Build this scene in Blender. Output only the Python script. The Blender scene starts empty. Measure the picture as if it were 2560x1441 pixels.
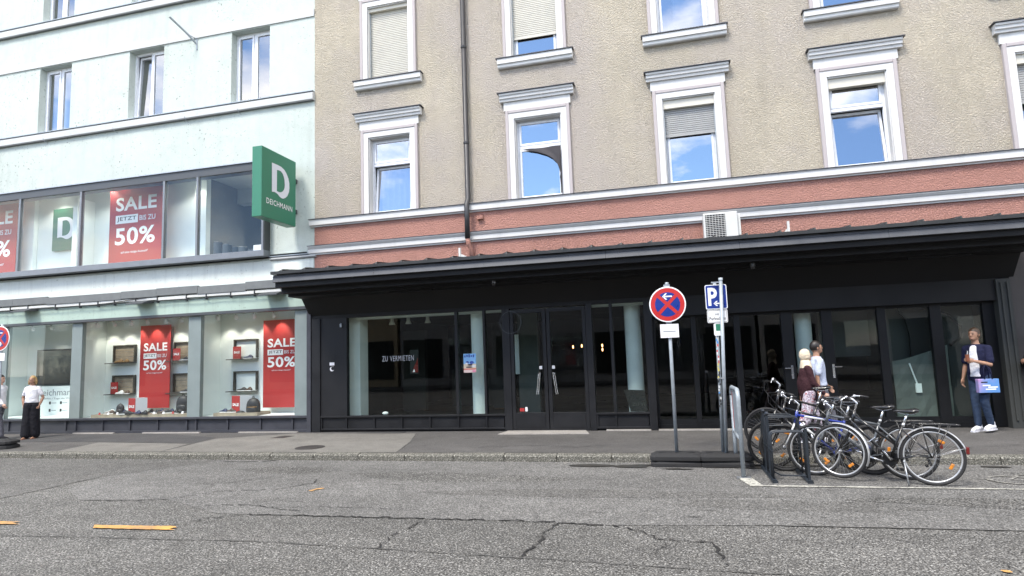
import bpy, bmesh, math, random
from mathutils import Vector, Matrix
random.seed(7)
SC = bpy.context.scene
COL = SC.collection
R = math.radians
PI = math.pi

# ------------------------------------------------------------------ camera
EYE = 1.75
cam_d = bpy.data.cameras.new('camera')
cam = bpy.data.objects.new('camera', cam_d); COL.objects.link(cam)
cam_d.sensor_width = 36.0; cam_d.lens = 36.0 * 1550 / 2560
cam_d.clip_start = 0.05; cam_d.clip_end = 3000
right = Vector((0.96800928, 0.24837454, -0.03561058))
up = Vector((0.06157375, -0.09755888, 0.99332318))
back = Vector((0.24324206, -0.96373874, -0.10973125))
cm = Matrix((right, up, back)).transposed().to_4x4()
cm.translation = (0, 0, EYE)
cam.matrix_world = cm
SC.camera = cam

# ------------------------------------------------------------------ sky, sun, exposure
SUN_EL, SUN_AZ = R(56), R(205)          # azimuth measured clockwise from +Y
world = bpy.data.worlds.new('World'); SC.world = world; world.use_nodes = True
wn = world.node_tree; wn.nodes.clear()
def wnode(t, **k):
    n = wn.nodes.new(t)
    for a, b in k.items(): setattr(n, a, b)
    return n
w_out = wnode('ShaderNodeOutputWorld'); w_bg = wnode('ShaderNodeBackground')
w_sky = wnode('ShaderNodeTexSky', sky_type='NISHITA', sun_disc=False, sun_elevation=SUN_EL,
              sun_rotation=SUN_AZ, air_density=1.0, dust_density=0.1, ozone_density=5.0, altitude=350)
w_bg.inputs['Strength'].default_value = 0.12
w_tc = wnode('ShaderNodeTexCoord'); w_sep = wnode('ShaderNodeSeparateXYZ')
wn.links.new(w_tc.outputs['Generated'], w_sep.inputs[0])
w_den = wnode('ShaderNodeMath', operation='MAXIMUM'); w_den.inputs[1].default_value = 0.0
wn.links.new(w_sep.outputs['Z'], w_den.inputs[0])
w_add = wnode('ShaderNodeMath', operation='ADD'); w_add.inputs[1].default_value = 0.16
wn.links.new(w_den.outputs[0], w_add.inputs[0])
w_dx = wnode('ShaderNodeMath', operation='DIVIDE'); w_dy = wnode('ShaderNodeMath', operation='DIVIDE')
wn.links.new(w_sep.outputs['X'], w_dx.inputs[0]); wn.links.new(w_add.outputs[0], w_dx.inputs[1])
wn.links.new(w_sep.outputs['Y'], w_dy.inputs[0]); wn.links.new(w_add.outputs[0], w_dy.inputs[1])
w_cmb = wnode('ShaderNodeCombineXYZ')
wn.links.new(w_dx.outputs[0], w_cmb.inputs[0]); wn.links.new(w_dy.outputs[0], w_cmb.inputs[1])
w_no = wnode('ShaderNodeTexNoise', noise_dimensions='3D')
w_no.inputs['Scale'].default_value = 1.15; w_no.inputs['Detail'].default_value = 9; w_no.inputs['Roughness'].default_value = 0.58
wn.links.new(w_cmb.outputs[0], w_no.inputs['Vector'])
w_rp = wnode('ShaderNodeValToRGB')
w_rp.color_ramp.elements[0].position = 0.44; w_rp.color_ramp.elements[0].color = (0, 0, 0, 1)
w_rp.color_ramp.elements[1].position = 0.62; w_rp.color_ramp.elements[1].color = (1, 1, 1, 1)
wn.links.new(w_no.outputs['Fac'], w_rp.inputs[0])
w_mix = wnode('ShaderNodeMixRGB'); w_mix.inputs['Color2'].default_value = (11.8, 11.1, 10.2, 1)
wn.links.new(w_rp.outputs[0], w_mix.inputs['Fac']); wn.links.new(w_sky.outputs[0], w_mix.inputs['Color1'])
wn.links.new(w_mix.outputs[0], w_bg.inputs['Color']); wn.links.new(w_bg.outputs[0], w_out.inputs['Surface'])

sun_d = bpy.data.lights.new('sun', 'SUN'); sun_d.energy = 1.5; sun_d.angle = R(16); sun_d.color = (1.0, 0.94, 0.85)
sun = bpy.data.objects.new('sun', sun_d); COL.objects.link(sun)
sd = Vector((math.sin(SUN_AZ) * math.cos(SUN_EL), math.cos(SUN_AZ) * math.cos(SUN_EL), math.sin(SUN_EL)))
sun.rotation_euler = sd.to_track_quat('Z', 'Y').to_euler(); sun.location = (0, -20, 40)

SC.view_settings.view_transform = 'Standard'; SC.view_settings.look = 'None'
SC.view_settings.gamma = 1.0; SC.view_settings.exposure = 1.62
SC.cycles.use_denoising = True
SC.cycles.max_bounces = 10; SC.cycles.transparent_max_bounces = 16
SC.cycles.diffuse_bounces = 4; SC.cycles.glossy_bounces = 4
SC.cycles.caustics_reflective = False; SC.cycles.caustics_refractive = False
SC.cycles.sample_clamp_indirect = 6.0

# ------------------------------------------------------------------ helpers
class MB:
    def __init__(s): s.v = []; s.f = []
    def add(s, vs, fs):
        o = len(s.v); s.v += [tuple(v) for v in vs]; s.f += [tuple(i + o for i in f) for f in fs]; return s
    def box(s, x0, x1, y0, y1, z0, z1):
        vs = [(x0,y0,z0),(x1,y0,z0),(x1,y1,z0),(x0,y1,z0),(x0,y0,z1),(x1,y0,z1),(x1,y1,z1),(x0,y1,z1)]
        return s.add(vs, [(3,2,1,0),(4,5,6,7),(0,1,5,4),(1,2,6,5),(2,3,7,6),(3,0,4,7)])
    def obox(s, m, sx, sy, sz):
        vs = [m @ Vector((a*sx/2, b*sy/2, c*sz/2)) for c in (-1,1) for a, b in ((-1,-1),(1,-1),(1,1),(-1,1))]
        return s.add(vs, [(3,2,1,0),(4,5,6,7),(0,1,5,4),(1,2,6,5),(2,3,7,6),(3,0,4,7)])
    def pane(s, x0, x1, y0, y1, z0, z1): return s.quad((x0,y0,z0),(x1,y0,z0),(x1,y0,z1),(x0,y0,z1))
    def quad(s, a, b, c, d): return s.add([a,b,c,d], [(0,1,2,3)])
    def tube(s, pts, r, n=8, closed=False, caps=True):
        pts = [Vector(p) for p in pts]; N = len(pts)
        rs = r if isinstance(r, (list, tuple)) else [r] * N
        T = []
        for i in range(N):
            a = pts[(i-1) % N] if (closed or i > 0) else pts[i]
            b = pts[(i+1) % N] if (closed or i < N-1) else pts[i]
            t = (b - a); T.append(t.normalized() if t.length > 1e-9 else Vector((0,0,1)))
        u = T[0].orthogonal().normalized(); vs = []; fs = []
        for i in range(N):
            u = (u - T[i] * u.dot(T[i]))
            u = u.normalized() if u.length > 1e-6 else T[i].orthogonal().normalized()
            w = T[i].cross(u)
            for k in range(n):
                a = 2*PI*k/n; vs.append(pts[i] + (u*math.cos(a) + w*math.sin(a)) * rs[i])
        M = N if closed else N-1
        for i in range(M):
            j = (i+1) % N
            for k in range(n):
                l = (k+1) % n; fs.append((i*n+k, i*n+l, j*n+l, j*n+k))
        if caps and not closed:
            fs.append(tuple(reversed(range(n)))); fs.append(tuple((N-1)*n+k for k in range(n)))
        return s.add(vs, fs)
    def lathe(s, prof, m=None, n=20, caps=False):
        m = m or Matrix.Identity(4); vs = []; fs = []
        for r, z in prof:
            for k in range(n):
                a = 2*PI*k/n; vs.append(m @ Vector((r*math.cos(a), r*math.sin(a), z)))
        for i in range(len(prof)-1):
            for k in range(n):
                l = (k+1) % n; fs.append((i*n+k, i*n+l, (i+1)*n+l, (i+1)*n+k))
        if caps:
            fs.append(tuple(reversed(range(n)))); fs.append(tuple((len(prof)-1)*n+k for k in range(n)))
        return s.add(vs, fs)
    def prism(s, poly, d0, d1, f):
        """poly: 2d points; f(u,v,d)->xyz, extruded from d0 to d1"""
        n = len(poly); vs = [f(u,v,d0) for u,v in poly] + [f(u,v,d1) for u,v in poly]
        fs = [tuple(range(n)), tuple(reversed(range(n, 2*n)))]
        for i in range(n):
            j = (i+1) % n; fs.append((j, i, i+n, j+n))
        return s.add(vs, fs)
    def sphere(s, c, r, n=10, m=7):
        rx, ry, rz = r if isinstance(r, (list, tuple)) else (r, r, r); c = Vector(c); vs = []; fs = []
        for i in range(m+1):
            p = PI*i/m
            for k in range(n):
                a = 2*PI*k/n
                vs.append(c + Vector((rx*math.sin(p)*math.cos(a), ry*math.sin(p)*math.sin(a), rz*math.cos(p))))
        for i in range(m):
            for k in range(n):
                l = (k+1) % n; fs.append((i*n+k, (i+1)*n+k, (i+1)*n+l, i*n+l))
        return s.add(vs, fs)
    def mesh(s, name, recalc=True):
        me = bpy.data.meshes.new(name); me.from_pydata(s.v, [], s.f); me.update()
        if recalc:
            bm = bmesh.new(); bm.from_mesh(me)
            bmesh.ops.remove_doubles(bm, verts=bm.verts, dist=1e-5)
            bmesh.ops.recalc_face_normals(bm, faces=bm.faces); bm.to_mesh(me); bm.free()
        return me

def wmat(o):
    m = o.matrix_basis.copy()
    if o.parent: m = wmat(o.parent) @ o.matrix_parent_inverse @ m
    return m
def tag(o, label=None, cat=None, group=None, kind=None):
    if label: o['label'] = label
    if cat: o['category'] = cat
    if group: o['group'] = group
    if kind: o['kind'] = kind
    return o
def empty(name, loc=(0,0,0), rz=0, parent=None, label=None, cat=None, group=None):
    o = bpy.data.objects.new(name, None); COL.objects.link(o)
    o.location = loc; o.rotation_euler = (0,0,rz); o.empty_display_size = 0.1
    if parent is not None: o.parent = parent
    return tag(o, label, cat, group)
def put(name, geo, mat, parent=None, world=True, smooth=False, bevel=0, recalc=True):
    me = geo.mesh(name, recalc) if isinstance(geo, MB) else geo
    if mat is not None and len(me.materials) == 0: me.materials.append(mat)
    o = bpy.data.objects.new(name, me); COL.objects.link(o)
    if parent is not None:
        o.parent = parent
        if world: o.matrix_parent_inverse = wmat(parent).inverted()
    if smooth:
        for p in me.polygons: p.use_smooth = True
    if bevel:
        md = o.modifiers.new('bevel', 'BEVEL'); md.width = bevel; md.segments = 2; md.limit_method = 'ANGLE'
    return o
def struct(name, geo, mat, **k):
    o = put(name, geo, mat, **k); o['kind'] = 'structure'; return o
def copy_tree(o, parent=None):
    c = o.copy(); COL.objects.link(c); c.parent = parent
    for ch in o.children: copy_tree(ch, c)
    return c
def smooth_by_angle(me, ang=40):
    for p in me.polygons: p.use_smooth = True
    bm = bmesh.new(); bm.from_mesh(me)
    for e in bm.edges:
        if len(e.link_faces) == 2 and e.calc_face_angle(0) > R(ang): e.smooth = False
    bm.to_mesh(me); bm.free()

_text_cache = {}
ORD = ['first','second','third','fourth','fifth','sixth','seventh','eighth','ninth','tenth','eleventh','twelfth']
def text_mesh(s, bold=0.0, space=1.0):
    key = (s, bold, space)
    if key not in _text_cache:
        cu = bpy.data.curves.new('t', 'FONT'); cu.body = s; cu.size = 1; cu.offset = bold; cu.space_character = space
        cu.resolution_u = 3
        ob = bpy.data.objects.new('t', cu); COL.objects.link(ob)
        dg = bpy.context.evaluated_depsgraph_get(); dg.update()
        me = bpy.data.meshes.new_from_object(ob.evaluated_get(dg))
        vs = [tuple(v.co) for v in me.vertices]; fs = [tuple(p.vertices) for p in me.polygons]
        bpy.data.objects.remove(ob); bpy.data.curves.remove(cu); bpy.data.meshes.remove(me)
        x0 = min(v[0] for v in vs); x1 = max(v[0] for v in vs); y0 = min(v[1] for v in vs); y1 = max(v[1] for v in vs)
        _text_cache[key] = ([((v[0]-x0)/(x1-x0), (v[1]-y0)/(y1-y0)) for v in vs], fs)
    return _text_cache[key]
def text_fit(name, s, mat, parent, f, u0, u1, v0, v1, bold=0.0, space=1.0, world=True, mb=None):
    """lettering filling the rectangle u0..u1, v0..v1; f(u,v)->xyz"""
    vs, fs = text_mesh(s, bold, space)
    m = mb or MB(); m.add([f(u0+(u1-u0)*a, v0+(v1-v0)*b) for a, b in vs], fs)
    if mb: return mb
    return put(name, m, mat, parent, world, recalc=False)

# ------------------------------------------------------------------ materials
MATS = {}
def nodes_of(name):
    m = bpy.data.materials.new(name); m.use_nodes = True; nt = m.node_tree
    b = nt.nodes['Principled BSDF']; MATS[name] = m
    return m, nt, b
def lin(nt, a, b): nt.links.new(a, b)
def noise(nt, scale, detail=4, rough=0.55, vec=None, dist=0.0):
    n = nt.nodes.new('ShaderNodeTexNoise'); n.inputs['Scale'].default_value = scale
    n.inputs['Detail'].default_value = detail; n.inputs['Roughness'].default_value = rough; n.inputs['Distortion'].default_value = dist
    if vec is not None: lin(nt, vec, n.inputs['Vector'])
    return n.outputs['Fac']
def ramp(nt, fac, stops):
    r = nt.nodes.new('ShaderNodeValToRGB'); e = r.color_ramp.elements
    while len(e) < len(stops): e.new(0.5)
    for k, (p, c) in enumerate(stops):
        e[k].position = p; e[k].color = (c, c, c, 1) if isinstance(c, (int, float)) else (*c, 1)
    lin(nt, fac, r.inputs[0]); return r.outputs[0]
def mixc(nt, fac, a, b, mode='MIX'):
    m = nt.nodes.new('ShaderNodeMixRGB'); m.blend_type = mode
    for i, x in (('Fac', fac), ('Color1', a), ('Color2', b)):
        if isinstance(x, (int, float)): m.inputs[i].default_value = x if i == 'Fac' else (x, x, x, 1)
        elif isinstance(x, tuple): m.inputs[i].default_value = (*x, 1)
        else: lin(nt, x, m.inputs[i])
    return m.outputs[0]
def coords(nt, sx=1, sy=1, sz=1, kind='Object'):
    t = nt.nodes.new('ShaderNodeTexCoord'); mp = nt.nodes.new('ShaderNodeMapping')
    mp.inputs['Scale'].default_value = (sx, sy, sz); lin(nt, t.outputs[kind], mp.inputs[0]); return mp.outputs[0]
def bump(nt, b, h, dist, strength=1.0):
    n = nt.nodes.new('ShaderNodeBump'); n.inputs['Distance'].default_value = dist; n.inputs['Strength'].default_value = strength
    lin(nt, h, n.inputs['Height']); lin(nt, n.outputs[0], b.inputs['Normal'])
def simple(name, col, rough=0.5, metal=0.0, var=0.12, scale=6, bmp=0.0, bscale=60, spec=0.5, rvar=0.1, coat=0):
    """plain paint / metal / plastic with a little uneven colour and gloss"""
    m, nt, b = nodes_of(name); v = coords(nt)
    f = noise(nt, scale, 5, 0.6, v)
    k = ramp(nt, f, [(0.3, 1-var), (0.7, 1+var*0.6)])
    lin(nt, mixc(nt, 1.0, col, k, 'MULTIPLY'), b.inputs['Base Color'])
    lin(nt, ramp(nt, f, [(0.3, max(0.02, rough-rvar)), (0.7, min(1, rough+rvar))]), b.inputs['Roughness'])
    b.inputs['Metallic'].default_value = metal; b.inputs['Specular IOR Level'].default_value = spec
    if coat: b.inputs['Coat Weight'].default_value = coat
    if bmp: bump(nt, b, noise(nt, bscale, 3, 0.6, v), bmp)
    return m
def emis(name, col, st):
    m, nt, b = nodes_of(name); b.inputs['Base Color'].default_value = (*col, 1)
    b.inputs['Emission Color'].default_value = (*col, 1); b.inputs['Emission Strength'].default_value = st; return m
def glass(name, ior, tint=(1,1,1), wav=0.0, wscale=1.2):
    m, nt, b = nodes_of(name); nt.nodes.remove(b); out = nt.nodes['Material Output']
    tr = nt.nodes.new('ShaderNodeBsdfTransparent'); tr.inputs[0].default_value = (*tint, 1)
    gl = nt.nodes.new('ShaderNodeBsdfGlossy'); gl.inputs['Roughness'].default_value = 0.0; gl.inputs[0].default_value = (1,1,1,1)
    lw = nt.nodes.new('ShaderNodeLayerWeight'); lw.inputs[0].default_value = 0.5
    r0 = ((ior-1)/(ior+1))**2; r0 = 2*r0/(1+r0)          # two surfaces of one pane
    pw = nt.nodes.new('ShaderNodeMath'); pw.operation = 'POWER'; pw.inputs[1].default_value = 5; lin(nt, lw.outputs['Facing'], pw.inputs[0])
    fr = nt.nodes.new('ShaderNodeMath'); fr.operation = 'MULTIPLY_ADD'; fr.inputs[1].default_value = 1-r0; fr.inputs[2].default_value = r0; lin(nt, pw.outputs[0], fr.inputs[0])
    mx = nt.nodes.new('ShaderNodeMixShader')
    if wav:
        n = nt.nodes.new('ShaderNodeBump'); n.inputs['Distance'].default_value = wav
        lin(nt, noise(nt, wscale, 1, 0.4, coords(nt)), n.inputs['Height']); lin(nt, n.outputs[0], gl.inputs['Normal'])
    lin(nt, fr.outputs[0], mx.inputs[0]); lin(nt, tr.outputs[0], mx.inputs[1]); lin(nt, gl.outputs[0], mx.inputs[2])
    lin(nt, mx.outputs[0], out.inputs['Surface']); return m

def plaster(name, col, bs, bd, var=0.08, dirt=0.0, dcol=(0.16,0.17,0.15), worm=False, streak=0.0, drift=None):
    m, nt, b = nodes_of(name); v = coords(nt); b.inputs['Roughness'].default_value = 0.9; b.inputs['Specular IOR Level'].default_value = 0.2
    big = noise(nt, 0.55, 5, 0.6, v); mid = noise(nt, 5.0, 4, 0.6, v)
    c = mixc(nt, 1.0, col, ramp(nt, big, [(0.3, 1-var), (0.7, 1+var*0.5)]), 'MULTIPLY')
    c = mixc(nt, 1.0, c, ramp(nt, mid, [(0.3, 1-var*0.7), (0.7, 1.0)]), 'MULTIPLY')
    if drift: c = mixc(nt, ramp(nt, noise(nt, 0.42, 4, 0.6, coords(nt, 1, 1, 0.8)), [(0.40, 0.0), (0.62, 0.85)]), c, drift)
    if dirt:
        bl = ramp(nt, noise(nt, 2.3, 6, 0.7, v), [(0.55, 0.0), (0.75, dirt*0.38)]); c = mixc(nt, bl, c, tuple(x*0.62 for x in col))
        sp = ramp(nt, noise(nt, 15.0, 5, 0.7, v), [(0.60, 0.0), (0.66, 1.0)])
        wh = ramp(nt, noise(nt, 0.8, 3, 0.5, v), [(0.42, 0.0), (0.60, 1.0)])
        d = mixc(nt, 1.0, sp, wh, 'MULTIPLY'); d = mixc(nt, 1.0, d, dirt, 'MULTIPLY')
        c = mixc(nt, d, c, dcol)
    if streak:
        vs = coords(nt, 2.2, 2.2, 0.12); s = ramp(nt, noise(nt, 2.0, 5, 0.65, vs), [(0.52, 0.0), (0.75, streak)])
        c = mixc(nt, s, c, dcol)
    lin(nt, c, b.inputs['Base Color'])
    if worm:
        h = noise(nt, bs, 3, 0.62, coords(nt, 1.0, 1.0, 1.35), 0.6)
        h = ramp(nt, h, [(0.34, 0.0), (0.60, 1.0)])
    else: h = noise(nt, bs, 6, 0.65, v)
    bump(nt, b, h, bd); return m

def asphalt(name, col, speck=0.5, sc=1.0, var=0.25, bd=0.006):
    m, nt, b = nodes_of(name); v = coords(nt); b.inputs['Roughness'].default_value = 0.88; b.inputs['Specular IOR Level'].default_value = 0.25
    big = noise(nt, 0.35, 6, 0.6, coords(nt, 0.5, 1.4, 1)); mid = noise(nt, 3.0, 5, 0.65, v)
    c = mixc(nt, 1.0, col, ramp(nt, big, [(0.3, 1-var), (0.7, 1+var)]), 'MULTIPLY')
    c = mixc(nt, 1.0, c, ramp(nt, mid, [(0.25, 0.82), (0.75, 1.15)]), 'MULTIPLY')
    c = mixc(nt, ramp(nt, noise(nt, 1.1, 7, 0.68, coords(nt, 1, 1.6, 1)), [(0.56, 0.0), (0.74, 0.42)]), c, tuple(x*0.45 for x in col))
    c = mixc(nt, ramp(nt, noise(nt, 7.5, 2, 0.5, v), [(0.70, 0.0), (0.735, 0.5)]), c, tuple(x*0.4 for x in col))
    fine = noise(nt, 75*sc, 2, 0.7, v)
    g = ramp(nt, fine, [(0.34, 1-speck), (0.5, 1.0), (0.66, 1+speck*0.9)])
    c = mixc(nt, 1.0, c, g, 'MULTIPLY')
    vg = nt.nodes.new('ShaderNodeTexVoronoi'); vg.inputs['Scale'].default_value = 95*sc; lin(nt, v, vg.inputs['Vector'])
    sg_ = nt.nodes.new('ShaderNodeSeparateXYZ'); lin(nt, vg.outputs['Color'], sg_.inputs[0])
    c = mixc(nt, 1.0, c, ramp(nt, sg_.outputs[0], [(0.0, 1-speck*0.62), (0.75, 1.0), (1.0, 1+speck*0.95)]), 'MULTIPLY')
    vo = nt.nodes.new('ShaderNodeTexVoronoi'); vo.inputs['Scale'].default_value = 62*sc; lin(nt, v, vo.inputs['Vector'])
    st = ramp(nt, vo.outputs['Distance'], [(0.10, 1.0), (0.24, 0.0)])
    pick = ramp(nt, noise(nt, 26*sc, 1, 0.5, v), [(0.56, 0.0), (0.62, 1.0)])
    c = mixc(nt, mixc(nt, 1.0, mixc(nt, 1.0, st, pick, 'MULTIPLY'), speck*0.75, 'MULTIPLY'), c, (0.42, 0.41, 0.39))
    lin(nt, c, b.inputs['Base Color']); bump(nt, b, fine, bd); return m

M = {}
M['mint_white'] = plaster('whitewashed_fascia_paint', (0.70,0.745,0.70), 30, 0.004, 0.06, dirt=0.5, streak=0.22)
M['mint'] = plaster('mint_plaster', (0.520,0.572,0.532), 34, 0.006, 0.08, dirt=0.9, streak=0.14)
M['mint_trim'] = plaster('mint_trim_paint', (0.53,0.54,0.535), 40, 0.003, 0.05, dirt=0.25)
M['mint_fascia'] = plaster('mint_fascia_paint', (0.42,0.53,0.46), 30, 0.004, 0.10, dirt=0.5, streak=0.30)
M['beige'] = plaster('beige_roughcast', (0.605,0.542,0.435), 33, 0.022, 0.13, worm=True, streak=0.14, dirt=0.30, drift=(0.53,0.475,0.43), dcol=(0.2,0.18,0.15))
M['salmon'] = plaster('salmon_roughcast', (0.500,0.262,0.212), 30, 0.018, 0.10, worm=True, dirt=0.15, dcol=(0.2,0.09,0.07))
M['white_trim'] = plaster('white_grey_stucco_trim', (0.66,0.655,0.64), 60, 0.002, 0.06, streak=0.12)
M['mauve_trim'] = plaster('mauve_stucco_edge', (0.44,0.40,0.40), 60, 0.002, 0.05)
M['cream'] = simple('cream_shutter_box', (0.60,0.57,0.49), 0.5, var=0.05)
M['shutter'] = simple('pale_shutter_slats', (0.52,0.50,0.44), 0.45, var=0.06)
M['shutter_grey'] = simple('grey_shutter_slats', (0.34,0.34,0.33), 0.45, var=0.08)
M['pvc'] = simple('white_window_frame', (0.74,0.76,0.80), 0.3, var=0.04)
M['tin_dark'] = simple('dark_sheet_metal_capping', (0.07,0.07,0.075), 0.45, 0.4, var=0.25)
M['fascia_tin'] = simple('weathered_grey_sheet_metal', (0.070,0.073,0.080), 0.5, 0.15, var=0.30, scale=3)
M['roof_tin'] = simple('dark_roof_sheet_metal', (0.035,0.036,0.036), 0.5, 0.3, var=0.3, scale=4)
M['black_paint'] = simple('matt_black_soffit_paint', (0.0062,0.0062,0.0070), 0.65, var=0.5, scale=2, spec=.35)
M['anthracite'] = simple('anthracite_frame_paint', (0.0095,0.0098,0.0115), 0.55, var=0.35, scale=3, spec=.35)
M['anthracite2'] = simple('near_black_frame_paint', (0.0042,0.0046,0.0058), 0.55, var=0.35, scale=3, spec=.3)
M['grey_alu'] = simple('grey_aluminium_frame', (0.20,0.215,0.235), 0.42, 0.25, var=0.12)
M['grey_alu_dark'] = simple('dark_grey_aluminium', (0.075,0.08,0.085), 0.45, 0.2, var=0.12)
M['base_grey'] = simple('blue_grey_plinth_panel', (0.045,0.047,0.057), 0.45, var=0.15)
M['pier_mint'] = simple('grey_green_pier_cladding', (0.20,0.24,0.235), 0.6, var=0.12, scale=2)
M['downpipe'] = simple('dark_grey_downpipe', (0.045,0.045,0.048), 0.45, 0.3, var=0.25)
M['galv'] = simple('galvanised_steel', (0.42,0.44,0.46), 0.45, 0.75, var=0.18, scale=14)
M['galv_paint'] = simple('grey_galvanised_post', (0.33,0.37,0.40), 0.5, 0.25, var=0.15, scale=10)
M['rubber'] = simple('black_recycled_rubber', (0.022,0.022,0.023), 0.85, var=0.35, scale=12, bmp=0.004, bscale=90)
M['tyre'] = simple('black_tyre_rubber', (0.020,0.020,0.021), 0.75, var=0.25, scale=14)
M['chrome'] = simple('polished_aluminium', (0.72,0.73,0.75), 0.22, 0.95, var=0.05)
M['silver'] = simple('silver_mudguard_paint', (0.60,0.61,0.62), 0.35, 0.6, var=0.06)
M['spoke'] = simple('steel_spokes', (0.55,0.56,0.57), 0.30, 0.9, var=0.05)
M['black_gloss'] = simple('glossy_black_enamel', (0.007,0.007,0.008), 0.28, var=0.1, coat=0.5)
M['black_plastic'] = simple('black_plastic', (0.018,0.018,0.019), 0.5, var=0.15)
M['rack_black'] = simple('blue_black_rack_paint', (0.022,0.028,0.036), 0.38, var=0.2)
M['blue_enamel'] = simple('blue_bicycle_enamel', (0.02,0.045,0.32), 0.25, coat=0.5)
M['white_enamel'] = simple('white_bicycle_enamel', (0.70,0.72,0.74), 0.25, coat=0.4)
M['grey_enamel'] = simple('grey_bicycle_enamel', (0.10,0.11,0.12), 0.28, coat=0.4)
M['leather'] = simple('brown_leather', (0.22,0.075,0.04), 0.45)
M['orange_refl'] = simple('orange_reflector', (0.62,0.22,0.02), 0.25, coat=0.6)
M['red_refl'] = simple('red_reflector', (0.14,0.012,0.010), 0.25, coat=0.6)
M['sign_red'] = simple('traffic_sign_red', (0.46,0.026,0.024), 0.35, var=0.06)
M['sign_blue'] = simple('traffic_sign_blue', (0.007,0.030,0.22), 0.35, var=0.06)
M['sign_white'] = simple('sign_white', (0.80,0.80,0.80), 0.4, var=0.04)
M['paper'] = simple('white_paper', (0.80,0.78,0.80), 0.8, var=0.04)
M['ink'] = simple('black_ink', (0.012,0.012,0.013), 0.6, var=0.05)
M['ink_grey'] = simple('grey_ink', (0.22,0.25,0.27), 0.6, var=0.05)
M['brand_green'] = simple('sign_green', (0.030,0.180,0.105), 0.38, var=0.06)
M['brand_green_dark'] = simple('board_green', (0.020,0.13,0.070), 0.45, var=0.06)
M['emblem_white'] = simple('emblem_white', (0.66,0.68,0.72), 0.4, var=0.03)
M['plate_grey'] = simple('dull_grey_sign_plate', (0.155,0.165,0.165), 0.7, var=0.15)
M['banner_red'] = simple('banner_red', (0.37,0.026,0.024), 0.6, var=0.05)
M['wood'] = simple('grey_brown_wood', (0.30,0.25,0.185), 0.6, var=0.3, scale=5)
M['wood_dark'] = simple('dark_wood_frame', (0.055,0.050,0.042), 0.55, var=0.25)
M['shop_white'] = simple('white_display_wall', (0.76,0.82,0.80), 0.7, var=0.04, scale=1.5)
M['shop_grey'] = simple('grey_display_side', (0.45,0.46,0.48), 0.7, var=0.05)
M['ceiling_grey'] = simple('grey_shop_ceiling', (0.46,0.49,0.47), 0.8, var=0.05)
M['screen_black'] = simple('switched_off_screen', (0.012,0.014,0.016), 0.15, var=0.05)
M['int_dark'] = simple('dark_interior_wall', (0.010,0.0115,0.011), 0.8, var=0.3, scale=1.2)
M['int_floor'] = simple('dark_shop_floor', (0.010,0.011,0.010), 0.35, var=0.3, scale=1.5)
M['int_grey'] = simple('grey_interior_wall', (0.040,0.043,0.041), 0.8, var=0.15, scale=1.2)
M['int_mid'] = simple('grey_crumpled_sheet', (0.10,0.115,0.11), 0.8, var=0.2, scale=4)
M['dark_wall'] = plaster('dark_grey_passage_plaster', (0.075,0.07,0.068), 40, 0.004, 0.12)
M['int_column'] = simple('white_plastered_column', (0.74,0.77,0.77), 0.8, var=0.08, scale=2)
M['room'] = simple('dim_room_wall', (0.10,0.105,0.12), 0.8, var=0.2, scale=1)
M['curtain'] = simple('white_net_curtain', (0.55,0.56,0.60), 0.9, var=0.08)
M['dark_cloth'] = simple('dark_grey_curtain_cloth', (0.06,0.055,0.06), 0.85, var=0.15)
M['ac_white'] = simple('off_white_metal_casing', (0.60,0.60,0.57), 0.4, var=0.06)
M['kerb'] = asphalt('granite_kerb', (0.165,0.16,0.138), 0.75, 0.8, 0.20, 0.006)
def roadpaint(name, col, wear):
    m, nt, b = nodes_of(name); v = coords(nt); b.inputs['Roughness'].default_value = .8
    w = ramp(nt, noise(nt, 30, 6, .75, v), [(wear-.07, 0.0), (wear+.05, 1.0)])
    w2 = ramp(nt, noise(nt, 3, 4, .6, v), [(.35, .55), (.6, 1.0)])
    c = mixc(nt, mixc(nt, 1.0, w, w2, 'MULTIPLY'), (.11,.107,.10), col); lin(nt, c, b.inputs['Base Color']); return m
M['yellow'] = roadpaint('orange_yellow_road_paint', (0.60,0.31,0.075), .42)
M['linepaint'] = roadpaint('worn_white_road_paint', (0.50,0.49,0.43), .47)
M['linefaint'] = roadpaint('faded_white_road_paint', (0.40,0.39,0.35), .55)
M['upper_rear'] = simple('grey_shop_rear_wall', (0.16,0.165,0.16), 0.8, var=0.2, scale=1)
M['crack'] = simple('dark_crack', (0.016,0.015,0.014), 0.95, var=0.2)
M['seam'] = simple('sealed_asphalt_joint', (0.078,0.076,0.071), 0.9, var=0.3, scale=20)
M['iron'] = simple('cast_iron_cover', (0.050,0.045,0.042), 0.6, 0.3, var=0.25, scale=20, bmp=0.006, bscale=60)
M['slab'] = asphalt('pale_concrete_slab', (0.33,0.31,0.285), 0.25, 1.5, 0.12, 0.002)
M['road'] = asphalt('worn_asphalt', (0.132,0.129,0.121), 1.0, 0.80, 0.24, 0.007)
M['road_dark'] = asphalt('older_dark_asphalt', (0.124,0.121,0.114), 0.7, 0.8, 0.15, 0.008)
M['road_fine'] = asphalt('fine_asphalt', (0.146,0.143,0.136), 0.70, 0.85, 0.20, 0.004)
M['pave'] = asphalt('pavement_asphalt', (0.098,0.094,0.090), 0.38, 1.3, 0.22, 0.005)
M['pave_light'] = asphalt('pale_pavement_asphalt', (0.170,0.163,0.148), 0.30, 1.3, 0.12, 0.004)
M['pave_dark'] = asphalt('fresh_dark_asphalt', (0.070,0.069,0.069), 0.30, 1.3, 0.12, 0.004)
m_, nt_, b_ = nodes_of('wet_asphalt'); b_.inputs['Base Color'].default_value = (0.035,0.033,0.030,1); b_.inputs['Roughness'].default_value = 0.35; M['wet'] = m_
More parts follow.
